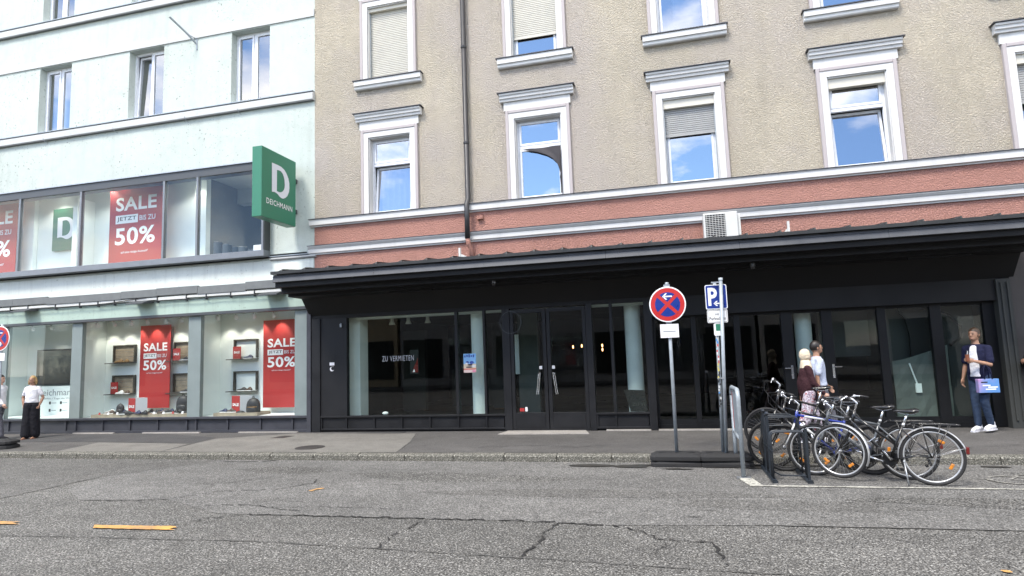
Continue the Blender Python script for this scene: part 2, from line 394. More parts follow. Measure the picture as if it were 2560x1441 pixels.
M['glass_win'] = glass('reflective_window_glass', 3.0, (0.55,0.60,0.68), 0.0015, 1.0)
M['glass_pale'] = glass('old_window_glass', 2.5, (0.75,0.80,0.84), 0.0015, 1.0)
M['glass_shop'] = glass('shop_window_glass', 1.36, (0.95,0.985,0.975), 0.0015, 0.6)
M['glass_dark'] = glass('vacant_shop_glass', 1.36, (0.86,0.95,0.90), 0.002, 0.6)
M['bulb'] = emis('warm_lamp_glow', (1.0,0.80,0.55), 5)
M['bulb_orange'] = emis('orange_filament_glow', (1.0,0.5,0.2), 2.5)
M['downlight'] = emis('white_downlight_glow', (1.0,0.95,0.85), 9)
# ------------------------------------------------------------------ ground, road, pavement
F = 13.15                      # facade plane
KY = 10.28                     # kerb face
def pz(y): return 0.12 + 0.04 * max(0, min(1, (y - 10.4) / 2.75))
struct('ground', MB().quad((-400,-400,-0.08),(400,-400,-0.08),(400,400,-0.08),(-400,400,-0.08)), M['road_dark'])
road = struct('road', MB().quad((-60,-7.2,0),(60,-7.2,0),(60,KY+0.02,0),(-60,KY+0.02,0)), M['road'])
def sheet(name, pts, z, mat, parent):
    m = MB(); f = (lambda x, y: z(y)) if callable(z) else (lambda x, y: z)
    m.add([(x, y, f(x, y)) for x, y in pts], [tuple(range(len(pts)))])
    return put(name, m, mat, parent)
def blob(cx, cy, rx, ry, n=22, seed=0, rag=0.35):
    rr = random.Random(seed); k = [rr.uniform(-1,1) for _ in range(6)]
    return [(cx + rx*math.cos(a)*(1+rag*(k[0]*math.sin(2*a+k[1]*3)+0.5*k[2]*math.sin(5*a+k[3]*3))),
             cy + ry*math.sin(a)*(1+rag*(k[4]*math.cos(3*a+k[5]*3)))) for a in [2*PI*i/n for i in range(n)]]
sheet('asphalt_patch', [(-30,6.1),(-9.7,6.35),(-9.36,6.97),(-9.32,8.53),(-8.42,10.06),(-8.3,10.27),(-30,10.27)], 0.004, M['road_dark'], road)
sheet('asphalt_patch', [(-8.3,10.26),(-8.40,10.06),(-9.30,8.53),(-8.9,7.6),(-7.97,7.0),(-6.68,7.17),(-5.42,6.56),(-4.03,6.58),(-1.77,6.64),(-0.7,6.58),(0.74,6.75),(3.01,6.82),(9,7.0),(30,7.4),(30,10.26)], 0.0045, M['road_fine'], road)
def strip(name, pts, w, z, mat, parent, jit=0.0, seed=1, sub=0.12, zf=None):
    rr = random.Random(seed); P = []
    for a, b in zip(pts[:-1], pts[1:]):
        a = Vector((*a, 0)); b = Vector((*b, 0)); n = max(1, int((b-a).length / sub))
        for i in range(n): P.append(a.lerp(b, i/n))
    P.append(Vector((*pts[-1], 0)))
    for i in range(1, len(P)-1): P[i] = P[i] + Vector((rr.uniform(-jit,jit), rr.uniform(-jit,jit), 0))
    vs = []; fs = []
    for i, p in enumerate(P):
        t = (P[min(i+1,len(P)-1)] - P[max(i-1,0)]).normalized(); nrm = Vector((-t.y, t.x, 0))
        ww = w * (rr.uniform(0.3, 1.0) if jit else 1.0) / 2
        if jit and i in (0, len(P)-1): ww = w*0.08
        zz = zf(p.y)+z if zf else z
        vs += [(*(p + nrm*ww)[:2], zz), (*(p - nrm*ww)[:2], zz)]
    for i in range(len(P)-1):
        if jit > .02 and rr.random() < .13: continue          # broken, not one drawn line
        fs.append((2*i, 2*i+1, 2*i+3, 2*i+2))
    return put(name, MB().add(vs, fs), mat, parent)
rq = random.Random(77)
for k, (x, y, a, b, mm) in enumerate(((-3.2,8.9,1.6,.35,'road'),(1.2,7.6,1.3,.25,'road_dark'),(-6.3,9.3,.9,.3,'road'),(-1.0,8.0,2.2,.22,'road_dark'),(3.6,7.9,1.4,.25,'road'))):
    sheet('worn_patch', blob(x,y,a,b,40,100+k,.30), 0.0058+.0004*k, M[mm], road)
# sealed joints
for k, pts in enumerate([[(-9.72,6.3),(-9.36,6.97),(-9.32,8.53),(-8.42,10.06),(-8.3,10.25)],
        [(-20,5.0),(-7.24,5.41),(-4.14,5.59),(-1.47,5.46),(0.56,5.35),(6,5.2)],
        [(-10.5,5.6),(-8.03,5.99),(-7.97,7.0)], [(0.74,6.75),(3.01,6.82),(9,7.0),(20,7.2)]]):
    strip('joint', pts, 0.022, 0.009, M['seam'], road, 0.012, 20+k)
# cracks
for k, (pts, w) in enumerate([([(-5.55,5.96),(-5.35,6.35),(-5.0,6.55),(-4.03,6.58),(-1.77,6.64),(-0.70,6.58)], 0.028),
        ([(-2.68,6.56),(-2.75,6.42),(-2.83,6.03),(-2.79,5.51)], 0.022), ([(-1.25,6.62),(-1.31,6.40),(-1.32,5.95),(-1.40,5.47)], 0.030),
        ([(-0.70,6.58),(-0.41,6.40),(-0.22,6.15),(0.24,6.09),(0.29,5.81),(0.35,5.48)], 0.026), ([(-0.15,6.1),(-0.2,5.85),(-0.3,5.65)], 0.015),
        ([(-6.68,7.17),(-6.29,7.69),(-5.47,7.89),(-5.2,8.35),(-5.34,8.60)], 0.022), ([(-7.9,7.0),(-7.0,7.05),(-6.68,7.17)], 0.022),
        ([(-7.4,8.1),(-6.6,8.25),(-6.1,8.9),(-5.9,9.4)], 0.014), ([(-6.0,6.9),(-5.3,7.0),(-4.4,6.75)], 0.02), ([(2.3,6.0),(2.45,5.85),(2.42,5.6)], 0.012),
        ([(-4.9,6.9),(-4.0,7.0),(-3.0,6.95)], 0.016), ([(-11,9.9),(-9.8,9.7),(-8.6,9.95)], 0.014), ([(-8.3,10.1),(-7.6,10.05),(-7.1,10.2)], 0.05)]):
    strip('crack', pts, w*1.15, 0.011, M['crack'], road, 0.030, 40+k, 0.055)
rr = random.Random(5)
for k in range(46):                                            # short surface scars
    x = rr.uniform(-8, 3.8); y = rr.uniform(6.3, 9.6); l = rr.uniform(0.06, 0.24)
    strip('surface_scar', [(x,y),(x+l,y+rr.uniform(-.03,.03))], rr.uniform(0.008,0.020), 0.0105, M['crack'] if k%3 else M['seam'], road, 0.006, 90+k, 0.05)
# painted markings
def rough(pts, amp, step, seed):
    q = random.Random(seed); out = []
    for a, b in zip(pts, pts[1:]+pts[:1]):
        n = max(1, int(math.hypot(b[0]-a[0], b[1]-a[1])/step))
        out += [(a[0]+(b[0]-a[0])*i/n+q.uniform(-amp,amp), a[1]+(b[1]-a[1])*i/n+q.uniform(-amp,amp)) for i in range(n)]
    return out
def paint(name, pts, mat=None, z=0.013): return sheet(name, rough(pts, .007, .035, len(pts)), z, mat or M['yellow'], road)
paint('yellow_marking', [(-6.50,5.90),(-6.0,5.925),(-5.46,5.97),(-5.40,5.92),(-5.44,5.87),(-5.34,5.83),(-5.9,5.80),(-6.39,5.79),(-6.44,5.84)])
paint('yellow_marking', [(-8.85,5.84),(-8.2,5.88),(-7.60,5.91),(-7.66,5.86),(-7.47,5.81),(-8.1,5.77),(-8.75,5.74)])
paint('yellow_marking', [(-4.98,7.84),(-4.93,7.95),(-4.86,8.02),(-4.82,7.98),(-4.84,7.93),(-4.90,7.90),(-4.91,7.78)])
paint('yellow_marking', blob(2.34,5.63,0.035,0.028,14,3))
strip('white_line', [(0.95,8.60),(4,8.62),(14,8.70)], 0.105, 0.013, M['linepaint'], road, 0.004, 61, 0.3)
paint('white_marking', [(0.76,9.13),(0.93,9.15),(1.02,8.56),(0.86,8.56)], M['linepaint'], 0.0126)
def ring2(cx, cy, r, w, n=28):
    vs = []; fs = []
    for i in range(n):
        a = 2*PI*i/n; vs += [(cx+(r-w/2)*math.cos(a), cy+(r-w/2)*math.sin(a), 0.013), (cx+(r+w/2)*math.cos(a), cy+(r+w/2)*math.sin(a), 0.013)]
    for i in range(n): j = (i+1) % n; fs.append((2*i, 2*i+1, 2*j+1, 2*j))
    return vs, fs
mb = MB()
for c in ((3.98,9.18),(5.0,9.18)): mb.add(*ring2(*c, 0.24, 0.055))
put('bicycle_symbol', mb, M['linefaint'], road)
for k, pts in enumerate([[(3.98,9.18),(4.22,9.56),(4.72,9.58),(4.45,9.18),(3.98,9.18)],[(4.45,9.18),(4.22,9.56),(4.17,9.72)],[(4.05,9.74),(4.3,9.72)],[(4.98,9.18),(4.72,9.58),(4.66,9.76),(4.88,9.78)]]):
    strip('bicycle_symbol_stroke', pts, 0.06, 0.0134, M['linefaint'], road, 0.004, 70+k, 0.2)
for k, (x,y,a,b) in enumerate([(-1.32,9.93,.30,.12),(-0.70,9.90,.32,.12),(-0.03,9.70,.20,.05),(4.2,10.08,.18,.06),(0.95,9.93,.55,.15),(1.55,10.05,.5,.10),(-0.1,10.0,.5,.06)]):
    sheet('wet_patch', blob(x,y,a,b,24,k), 0.0145, M['wet'], road)
rr = random.Random(8); specks = MB()                           # grit along the gutter, too many to count
for k in range(420):
    x = rr.uniform(-14,6); y = KY-abs(rr.gauss(0,.10))-.01; s = rr.uniform(.004,.014)
    specks.obox(Matrix.Translation((x,y,.006)) @ Matrix.Rotation(rr.uniform(0,3),4,'Z'), s*rr.uniform(1,2.4), s, .008)
tag(put('gutter_grit', specks, M['slab'], None), 'pale grit and leaf crumbs lying along the gutter', 'grit', kind='stuff')

pave = struct('pavement', MB().add([(-60,10.40,pz(10.4)),(60,10.40,pz(10.4)),(60,13.15,pz(13.15)),(-60,13.15,pz(13.15)),(60,19,0.162),(-60,19,0.162)],
                                   [(0,1,2,3),(3,2,4,5)]), M['pave'])
stone = MB().prism([(0,-0.05),(0,0.085),(0.012,0.108),(0.03,0.122),(0.135,0.126),(0.135,-0.05)], -0.4435, 0.4435, lambda u,v,d: (d,u,v)).mesh('kerb_stone')
stone.materials.append(M['kerb'])
rr = random.Random(3); i = 0
for k in range(-18, 26):
    o = bpy.data.objects.new('kerb_stone', stone); COL.objects.link(o); o.parent = pave
    o.location = (-8.24 + 0.45 + 0.9*k, KY+rr.uniform(-.006,.006), rr.uniform(-.006,.004)); o.rotation_euler = (0, rr.uniform(-.004,.004), rr.uniform(-.004,.004))
pzz = lambda dz: (lambda y: pz(y)+dz)
sheet('asphalt_patch', [(-12.55,10.44),(-12.75,11.6),(-10.1,11.4),(-9.95,10.44)], pzz(.004), M['pave_light'], pave)
sheet('asphalt_patch', [(-9.93,10.44),(-10.05,12.1),(-8.5,12.95),(-7.2,12.86),(-5.50,12.80),(-5.12,11.6),(-4.88,10.44)], pzz(.005), M['pave_light'], pave)
sheet('asphalt_patch', [(-4.86,10.44),(-5.10,11.6),(-5.48,12.80),(-5.48,12.9),(-1.0,12.9),(0.5,11.2),(0.8,10.44)], pzz(.0045), M['pave'], pave)
sheet('asphalt_patch', [(-16,11.7),(-12.8,11.7),(-10.1,11.5),(-10.2,12.3),(-12,12.9),(-16,12.9)], pzz(.004), M['pave_dark'], pave)
strip('joint', [(-4.87,10.46),(-5.11,11.6),(-5.49,12.80)], 0.02, .008, M['seam'], pave, 0.012, 7, zf=pz)
strip('joint', [(-12.55,10.46),(-12.75,11.6),(-10.1,11.42),(-9.95,10.46)], 0.015, .008, M['seam'], pave, 0.008, 8, zf=pz)
strip('crack', [(-3.6,10.9),(-2.6,11.2),(-1.7,11.0),(-1.1,11.3)], 0.02, .009, M['crack'], pave, 0.03, 9, zf=pz)
strip('crack', [(-4.5,11.9),(-3.7,12.2),(-3.0,12.1)], 0.018, .009, M['crack'], pave, 0.03, 10, zf=pz)
strip('crack', [(3.2,11.2),(4.2,11.0),(5.2,11.3)], 0.016, .009, M['crack'], pave, 0.03, 11, zf=pz)
mh = put('manhole_cover', MB().lathe([(0.0,.012),(0.24,.012),(0.25,.006),(0.28,.010),(0.285,.0)], Matrix.Translation((-6.92,10.94,pz(10.94)+.002)), 28), M['iron'], pave)
sheet('drain_grate', [(-8.70,12.18),(-8.36,12.18),(-8.30,12.52),(-8.62,12.52)], pzz(.008), M['iron'], pave)
sheet('light_shaft_plate', [(-7.0,12.86),(-5.9,12.86),(-5.82,13.08),(-6.85,13.08)], pzz(.008), M['pave_dark'], pave)
put('threshold_slab', MB().prism([(-3.58,12.56),(-1.70,12.60),(-1.84,13.14),(-3.50,13.14)], .14, .172, lambda u,v,d: (u,v,d)), M['slab'], pave)
for x0, x1 in ((-15.2,-13.9),(-13.0,-11.3),(-10.2,-8.6),(-1.4,-0.5),(-0.35,1.4)):
    put('plinth_edging', MB().box(x0,x1,F-0.10,F-0.012,.10,.185), M['slab'], pave)

# ------------------------------------------------------------------ wall with openings
def wall(x0, x1, z0, z1, y, holes, depth, mb=None):
    m = mb or MB()
    xs = sorted({x0, x1, *[h[0] for h in holes], *[h[1] for h in holes]}); zs = sorted({z0, z1, *[h[2] for h in holes], *[h[3] for h in holes]})
    xs = [x for x in xs if x0 <= x <= x1]; zs = [z for z in zs if z0 <= z <= z1]
    for a, b in zip(xs[:-1], xs[1:]):
        for c, d in zip(zs[:-1], zs[1:]):
            cx, cz = (a+b)/2, (c+d)/2
            if any(h[0] < cx < h[1] and h[2] < cz < h[3] for h in holes): continue
            m.quad((a,y,c),(b,y,c),(b,y,d),(a,y,d))
    for h in holes:
        a, b, c, d = h[:4]; c = max(c, z0); d = min(d, z1); a = max(a, x0); b = min(b, x1); q = y+depth
        m.quad((a,y,c),(a,q,c),(a,q,d),(a,y,d)); m.quad((b,y,c),(b,y,d),(b,q,d),(b,q,c))
        m.quad((a,y,d),(a,q,d),(b,q,d),(b,y,d)); m.quad((a,y,c),(b,y,c),(b,q,c),(a,q,c))
    return m
XB = -8.19                      # party wall between the two buildings

# ================================================================== shoe-shop building (left)
LB = empty('shop_building', (-13.5, F, 0.15), label='pale mint plastered building with a big glazed bay and shoe shop windows below', cat='building')
XL0 = -27.0
LWX = [-16.44, -13.31, -10.05]; LWX2 = [-22.7, -19.57] + LWX
holes = [(x-.57, x+.57, 8.45, 10.42) for x in LWX2] + [(x-.57, x+.57, 11.78, 13.75) for x in LWX2] + [(XL0+1, -9.50, 4.46, 6.70)]
put('wall', wall(XL0, XB, 3.12, 17.0, F, holes, 0.30), M['mint'], LB)
put('side_wall', MB().quad((XL0,F,0),(XL0,F+14,0),(XL0,F+14,17),(XL0,F,17)).quad((XL0,F+14,0),(XB,F+14,0),(XB,F+14,17),(XL0,F+14,17)), M['mint'], LB)
put('roof', MB().box(XL0-.3,XB-.01,F-.35,F+14.3,17.0,17.25), M['tin_dark'], LB)
def ledge(name, z0, z1, d, mat, parent, x0, x1, cap=None):
    o = put(name, MB().prism([(F-d,z0+.02),(F-d,z1-.012),(F-d+.02,z1),(F+.02,z1+.015),(F+.02,z0),(F-d+.03,z0)], x0, x1, lambda u,v,e: (e,u,v)), mat, parent)
    put('underside_shade', MB().box(x0,x1,F-d+.012,F-.002,z0-.010,z0-.001), M['plate_grey'], o)  # thin grey strip added to draw the shade line under the ledge
    if cap: put('capping', MB().box(x0,x1,F-d-.012,F+.01,z1+.017,z1+.04), cap, o)
    return o
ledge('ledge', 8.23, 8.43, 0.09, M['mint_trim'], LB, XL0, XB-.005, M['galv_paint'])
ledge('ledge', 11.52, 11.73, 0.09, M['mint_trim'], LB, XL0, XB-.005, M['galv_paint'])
put('plaster_band', MB().box(XL0,XB-.005,F-.03,F+.02,10.44,10.63), M['mint_trim'], LB)
put('plaster_band', MB().box(XL0,XB-.005,F-.03,F+.02,13.77,13.96), M['mint_trim'], LB)
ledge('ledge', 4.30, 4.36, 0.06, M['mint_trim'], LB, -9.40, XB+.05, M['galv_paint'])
for x in (-16.6,-14.2,-11.9,-10.3):
    put('hook', MB().tube([(x,F,8.16),(x-.02,F-.10,8.20),(x-.03,F-.13,8.27)], .008, 6), M['galv_paint'], LB)
def pvc_window(parent, x, z, w, h, lean=0):
    """two-casement white window set back in its opening"""
    t = empty('window', (x, F+.20, z)); t.parent = parent; t.matrix_parent_inverse = wmat(parent).inverted()
    fr = MB(); a = w/2
    fr.box(-a,-a+.06,0,.07,0,h).box(a-.06,a,0,.07,0,h).box(-a+.06,a-.06,0,.07,h-.06,h).box(-a+.06,a-.06,0,.07,0,.06).box(-.03,.03,.0,.07,.06,h-.06)
    put('frame', fr, M['pvc'], t, False, bevel=.006)
    for s, (q0, q1) in enumerate(((-a+.06,-.03),(.03,a-.06))):
        sb = MB(); y0 = -.02
        sb.box(q0+.003,q0+.055,y0,.05,.065,h-.065).box(q1-.055,q1-.003,y0,.05,.065,h-.065).box(q0+.055,q1-.055,y0,.05,.065,.125).box(q0+.055,q1-.055,y0,.05,h-.125,h-.065)
        so = put('sash', sb, M['pvc'], t, False, bevel=.006)
        po = put('pane', MB().pane(q0+.05,q1-.05,.012,.02,.12,h-.12), M['glass_pale'], t, False)
        if lean and s == 0:
            for o in (so, po):
                o.rotation_euler = (-R(lean),0,0); o.location = (0, .035, 0.004)
    put('sill', MB().box(-a-.02,a+.02,-.20,-.005,-.03,.008), M['pvc'], t, False)
    # dim room behind
    r = MB(); r.quad((-1.2,1.6,-.6),(1.2,1.6,-.6),(1.2,1.6,h+.4),(-1.2,1.6,h+.4)).quad((-1.2,.12,-.6),(-1.2,1.6,-.6),(-1.2,1.6,h+.4),(-1.2,.12,h+.4))
    r.quad((1.2,.12,-.6),(1.2,.12,h+.4),(1.2,1.6,h+.4),(1.2,1.6,-.6)).quad((-1.2,.12,h+.4),(1.2,.12,h+.4),(1.2,1.6,h+.4),(-1.2,1.6,h+.4)).quad((-1.2,.12,-.6),(1.2,.12,-.6),(1.2,1.6,-.6),(-1.2,1.6,-.6))
    put('room', r, M['room'], t, False)
    return t
for k, x in enumerate(LWX2):
    w1 = pvc_window(LB, x, 8.47, 1.14, 1.95, 2.6 if k == 3 else 0)
    pvc_window(LB, x, 11.80, 1.14, 1.95, 0)
    if k == 2:
        put('blind', MB().box(-.5,.5,.2,.22,.1,1.9), M['curtain'], w1, False)
# flag-pole socket
fp = put('flagpole_bracket', MB().tube([(-11.70,F,10.28),(-11.80,F-.22,10.47),(-12.0,F-.62,10.76)], .028, 8).tube([(-11.70,F,10.42),(-11.80,F-.22,10.47)], .012, 6).tube([(-11.69,F-.005,10.42),(-11.69,F-.005,10.12)], .02, 6), M['galv_paint'], LB)

# ---- glazed bay on the first floor
BY = 12.92; bx1 = -9.43; bmull = [-21.5,-19.3,-17.20,-15.09,-12.41,-11.39]
bay = empty('glazed_bay', (-14, F, 4.39)); bay.parent = LB; bay.matrix_parent_inverse = wmat(LB).inverted()
put('head_frame', MB().box(-26,bx1,BY,F+.05,6.56,6.76), M['grey_alu_dark'], bay, bevel=.006)
put('flashing', MB().box(-26.05,bx1+.03,BY-.035,F+.03,6.762,6.785), M['galv'], bay)
put('sill_frame', MB().box(-26,bx1,BY-.02,F+.05,4.39,4.54), M['grey_alu'], bay, bevel=.006)
put('end_frame', MB().box(bx1-.07,bx1,BY,F+.04,4.54,6.56), M['grey_alu_dark'], bay)
put('end_cap', MB().box(bx1-.075,bx1-.02,BY-.012,BY-.002,4.54,6.56), M['grey_alu'], bay)
for x in bmull: put('mullion', MB().box(x-.03,x+.03,BY-.005,BY+.10,4.54,6.56), M['grey_alu'], bay, bevel=.004)
edges = [-26] + bmull + [bx1-.05]
for a, b in zip(edges[:-1], edges[1:]): put('pane', MB().pane(a+.025,b-.025,BY+.03,BY+.045,4.53,6.57), M['glass_shop'], bay)
# first-floor shop room
rm = empty('upper_shop_room', (-14, F, 4.4)); rm.parent = LB; rm.matrix_parent_inverse = wmat(LB).inverted()
put('floor', MB().box(-26,-8.4,F,21,4.36,4.45), M['shop_grey'], rm)
put('ceiling', MB().box(-26,-8.4,F+.02,21,6.90,6.98), M['ceiling_grey'], rm)
put('back_wall', MB().box(-26,-12.0,14.05,14.12,4.45,6.90), M['shop_white'], rm)
put('rear_wall', MB().box(-12.0,-8.4,19.5,19.6,4.45,6.90).box(-12.10,-12.0,14.12,19.5,4.45,6.9).box(-8.5,-8.4,F+.1,19.5,4.45,6.9), M['upper_rear'], rm)
put('display_panel', MB().box(-12.36,-12.0,13.95,14.045,4.45,6.85), M['shop_white'], rm)
put('display_panel', MB().box(-18.35,-17.95,13.92,14.045,4.45,6.85), M['shop_white'], rm)
put('display_panel', MB().box(-16.02,-15.86,13.5,14.045,4.45,6.6), M['shop_white'], rm)
put('display_panel', MB().box(-15.35,-15.05,13.9,14.045,4.45,5.9), M['shop_white'], rm)
put('beam', MB().box(-12.0,-8.5,15.2,15.5,6.45,6.9).box(-12.0,-8.5,17.4,17.7,6.3,6.9), M['ceiling_grey'], rm)
for x, y in ((-17.0,13.6),(-14.9,13.55),(-14.4,13.5),(-12.2,13.5),(-10.6,16.4),(-19.4,13.6)):
    put('downlight', MB().lathe([(0,0),(.055,0),(.065,-.012),(.07,0)], Matrix.Translation((x,y,6.893)), 14), M['downlight'], rm)
for k in range(5):
    put('light_bar', MB().obox(Matrix.Translation((-10.2+.13*k,15.0,6.72)) @ Matrix.Rotation(.5,4,'Z'), .03,.5,.02), M['downlight'], rm)
for x, y, e in ((-17.0,13.6,14),(-14.9,13.5,14),(-12.2,13.5,14),(-19.4,13.6,14),(-10.2,15.0,40),(-10.6,17.4,40)):     # light of the lit ceiling lamps above
    ld = bpy.data.lights.new('ceiling_lamp_light', 'SPOT'); ld.energy = e; ld.spot_size = R(130); ld.spot_blend = .5; ld.color = (1,.95,.86); ld.shadow_soft_size = .06
    lo = bpy.data.objects.new('ceiling_lamp_light', ld); COL.objects.link(lo); lo.parent = rm; lo.matrix_parent_inverse = wmat(rm).inverted(); lo.location = (x,y,6.84)

# ---- green projecting sign
SX = -8.58
sg = empty('projecting_sign', (SX-.12, 12.9, 5.03), label='green box sign with white letter D and DEICHMANN lettering projecting from the wall', cat='sign')
put('sign_box', MB().box(SX-.25,SX,11.65,12.95,5.03,6.64), M['brand_green'], sg, bevel=.012)
put('bracket', MB().box(SX-.17,SX-.09,12.95,F,6.16,6.26), M['grey_alu_dark'], sg)
put('bracket', MB().box(SX-.17,SX-.09,12.95,F,5.40,5.50), M['grey_alu_dark'], sg)
D_OUT = [(310,325),(345,338),(400,360),(450,385),(495,425),(530,480),(560,550),(575,620),(577,690),(570,745),(545,800),(515,828),(480,840),(450,832),(425,812),(400,782),(375,762),(350,750),(312,748)]
D_IN = [(385,430),(385,735),(415,748),(445,750),(472,738),(490,715),(502,680),(505,640),(500,575),(488,525),(470,482),(445,450),(418,436)]
def dmap(p):
    u = (p[0]-170)/515.0; top = 75+245*u; bot = 1110+120*u
    u = u*1.30/(1.30*0+1.0) if False else u
    return u, (bot-p[1])/(bot-top)
def emblem(name, mat, parent, f, world=True):
    me = MB(); o = [dmap(p) for p in D_OUT]; i = [dmap(p) for p in D_IN]
    bm = bmesh.new(); es = []
    for loop in (o, i):
        vs = [bm.verts.new(f(*p)) for p in loop]; es += [bm.edges.new((vs[k], vs[(k+1) % len(vs)])) for k in range(len(vs))]
    bmesh.ops.triangle_fill(bm, edges=es, use_beauty=True)
    m = bpy.data.meshes.new(name); bm.to_mesh(m); bm.free(); return put(name, m, mat, parent, world)
sf = lambda u, v: (SX+.006, 11.65+1.30*u, 5.03+1.61*v)
emblem('emblem', M['emblem_white'], sg, sf)
text_fit('lettering', 'DEICHMANN', M['sign_white'], sg, sf, .13, .88, .205, .285, .008, 1.10)
sf2 = lambda u, v: (SX-.256, 12.95-1.30*u, 5.03+1.61*v)
emblem('emblem', M['emblem_white'], sg, sf2)
text_fit('lettering', 'DEICHMANN', M['sign_white'], sg, sf2, .13, .88, .205, .285, .008, 1.10)

# ---- fascia over the ground floor with leftover sign plates
put('fascia', MB().box(XL0,XB-.03,F-.025,F+.05,3.13,3.56), M['mint_fascia'], LB)
put('upper_fascia', MB().box(XL0,XB-.03,F-.012,F+.05,3.56,4.298), M['mint_white'], LB)
rr = random.Random(11); x = -20.0
while x < -8.9:
    l = rr.uniform(.85,1.5); dz = rr.choice((0,.03,-.03,.015))
    x1 = min(x+l, -8.75)
    put('grey_backing_plate', MB().box(x,x1-.006,F-.10-rr.uniform(0,.01),F-.03,3.585+dz,3.775+dz), M['plate_grey'], LB); x = x1
x = -20.0; k = 0
while x < -8.9:
    l = rr.uniform(.5,.95); x1 = min(x+l, -8.72)
    put('cable_duct', MB().box(x+.012,x1-.03,F-.085,F-.027,3.50+rr.uniform(0,.02),3.575), M['ac_white'], LB)
    put('cable_clip', MB().box(x1-.02,x1,F-.10,F-.027,3.44,3.60), M['grey_alu_dark'], LB)
    x = x1; k += 1
put('cable', MB().tube([(-20+.4*i, F-.11, 3.475+.012*math.sin(i*1.7)) for i in range(29)], .012, 6), M['black_plastic'], LB)
put('cable', MB().tube([(-14.6,F-.105,3.49),(-14.0,F-.10,3.52),(-13.5,F-.10,3.56),(-13.0,F-.10,3.585)], .008, 6), M['black_plastic'], LB)
for x in (-16.85,-13.05,-9.22):
    put('sign_floodlight', MB().prism([(F-.05,3.44),(F-.42,3.40),(F-.42,3.42),(F-.20,3.50),(F-.05,3.50)], x-.26, x+.26, lambda u,v,d: (d,u,v)), M['grey_alu_dark'], LB)

# ---- ground floor display windows
SH = empty('shop_front', (-13, F, 0.15)); SH.parent = LB; SH.matrix_parent_inverse = wmat(LB).inverted()
GZ0, GZ1 = 0.545, 3.055
put('head_rail', MB().box(XL0,-8.26,F-.05,F+.12,GZ1,3.128), M['grey_alu_dark'], SH, bevel=.006)
put('sill_rail', MB().box(XL0,-8.26,F-.06,F+.12,.49,GZ0), M['base_grey'], SH, bevel=.006)
put('foot_rail', MB().box(XL0,-8.26,F-.04,F+.12,.165,.225), M['base_grey'], SH)
put('kick_plate', MB().box(XL0,-8.26,F-.005,F+.10,.06,.165), M['anthracite'], SH)
pm = [-22.0,-20.0,-18.4,-17.49,-15.54,-15.21,-14.34,-13.48,-12.62,-11.75,-11.48,-10.57,-9.65,-8.78,-8.40]
for a, b in zip(pm[:-1], pm[1:]):
    put('base_panel', MB().box(a+.02,b-.02,F+.01,F+.05,.225,.49), M['base_grey'], SH)
    put('panel_post', MB().box(a-.02,a+.02,F-.025,F+.06,.225,.49), M['base_grey'], SH)
for a, b in ((-18.2,-17.72),(-15.49,-15.15),(-11.79,-11.42),(-8.75,-8.37)):
    put('pier', MB().box(a,b,F+.025,F+.14,GZ0,GZ1), M['pier_mint'], SH)
put('corner_post', MB().box(-8.37,-8.26,F-.07,F+.15,.15,GZ1+.05), M['base_grey'], SH, bevel=.006)
for a, b in ((-22,-18.2),(-17.72,-15.49),(-15.15,-11.79),(-11.42,-8.75)):
    put('pane', MB().pane(a,b,F+.045,F+.06,GZ0,GZ1), M['glass_shop'], SH)
dr = empty('display_room', (-13, F+.5, .5)); dr.parent = LB; dr.matrix_parent_inverse = wmat(LB).inverted()
put('floor', MB().box(-22,-8.5,F+.10,14.7,.46,.535), M['shop_white'], dr)
put('ceiling', MB().box(-22,-8.5,F+.12,14.7,3.13,3.18), M['ceiling_grey'], dr)
put('back_wall', MB().box(-15.40,-8.5,14.15,14.2,.535,3.13), M['shop_white'], dr)
put('back_wall', MB().box(-22,-15.46,14.55,14.6,.535,3.13), M['shop_white'], dr)
put('side_wall', MB().box(-15.46,-15.40,F+.2,14.6,.535,3.13), M['shop_white'], dr)
put('side_wall', MB().box(-11.70,-11.64,F+.2,14.15,.535,3.13), M['shop_white'], dr)
put('side_wall', MB().box(-8.55,-8.5,F+.1,14.15,.535,3.13), M['shop_white'], dr)
put('side_wall', MB().box(-18.9,-18.75,13.9,14.55,.535,3.13), M['shop_white'], dr)
put('lighting_track', MB().box(-18.2,-8.6,13.58,13.62,3.10,3.128), M['ac_white'], dr)
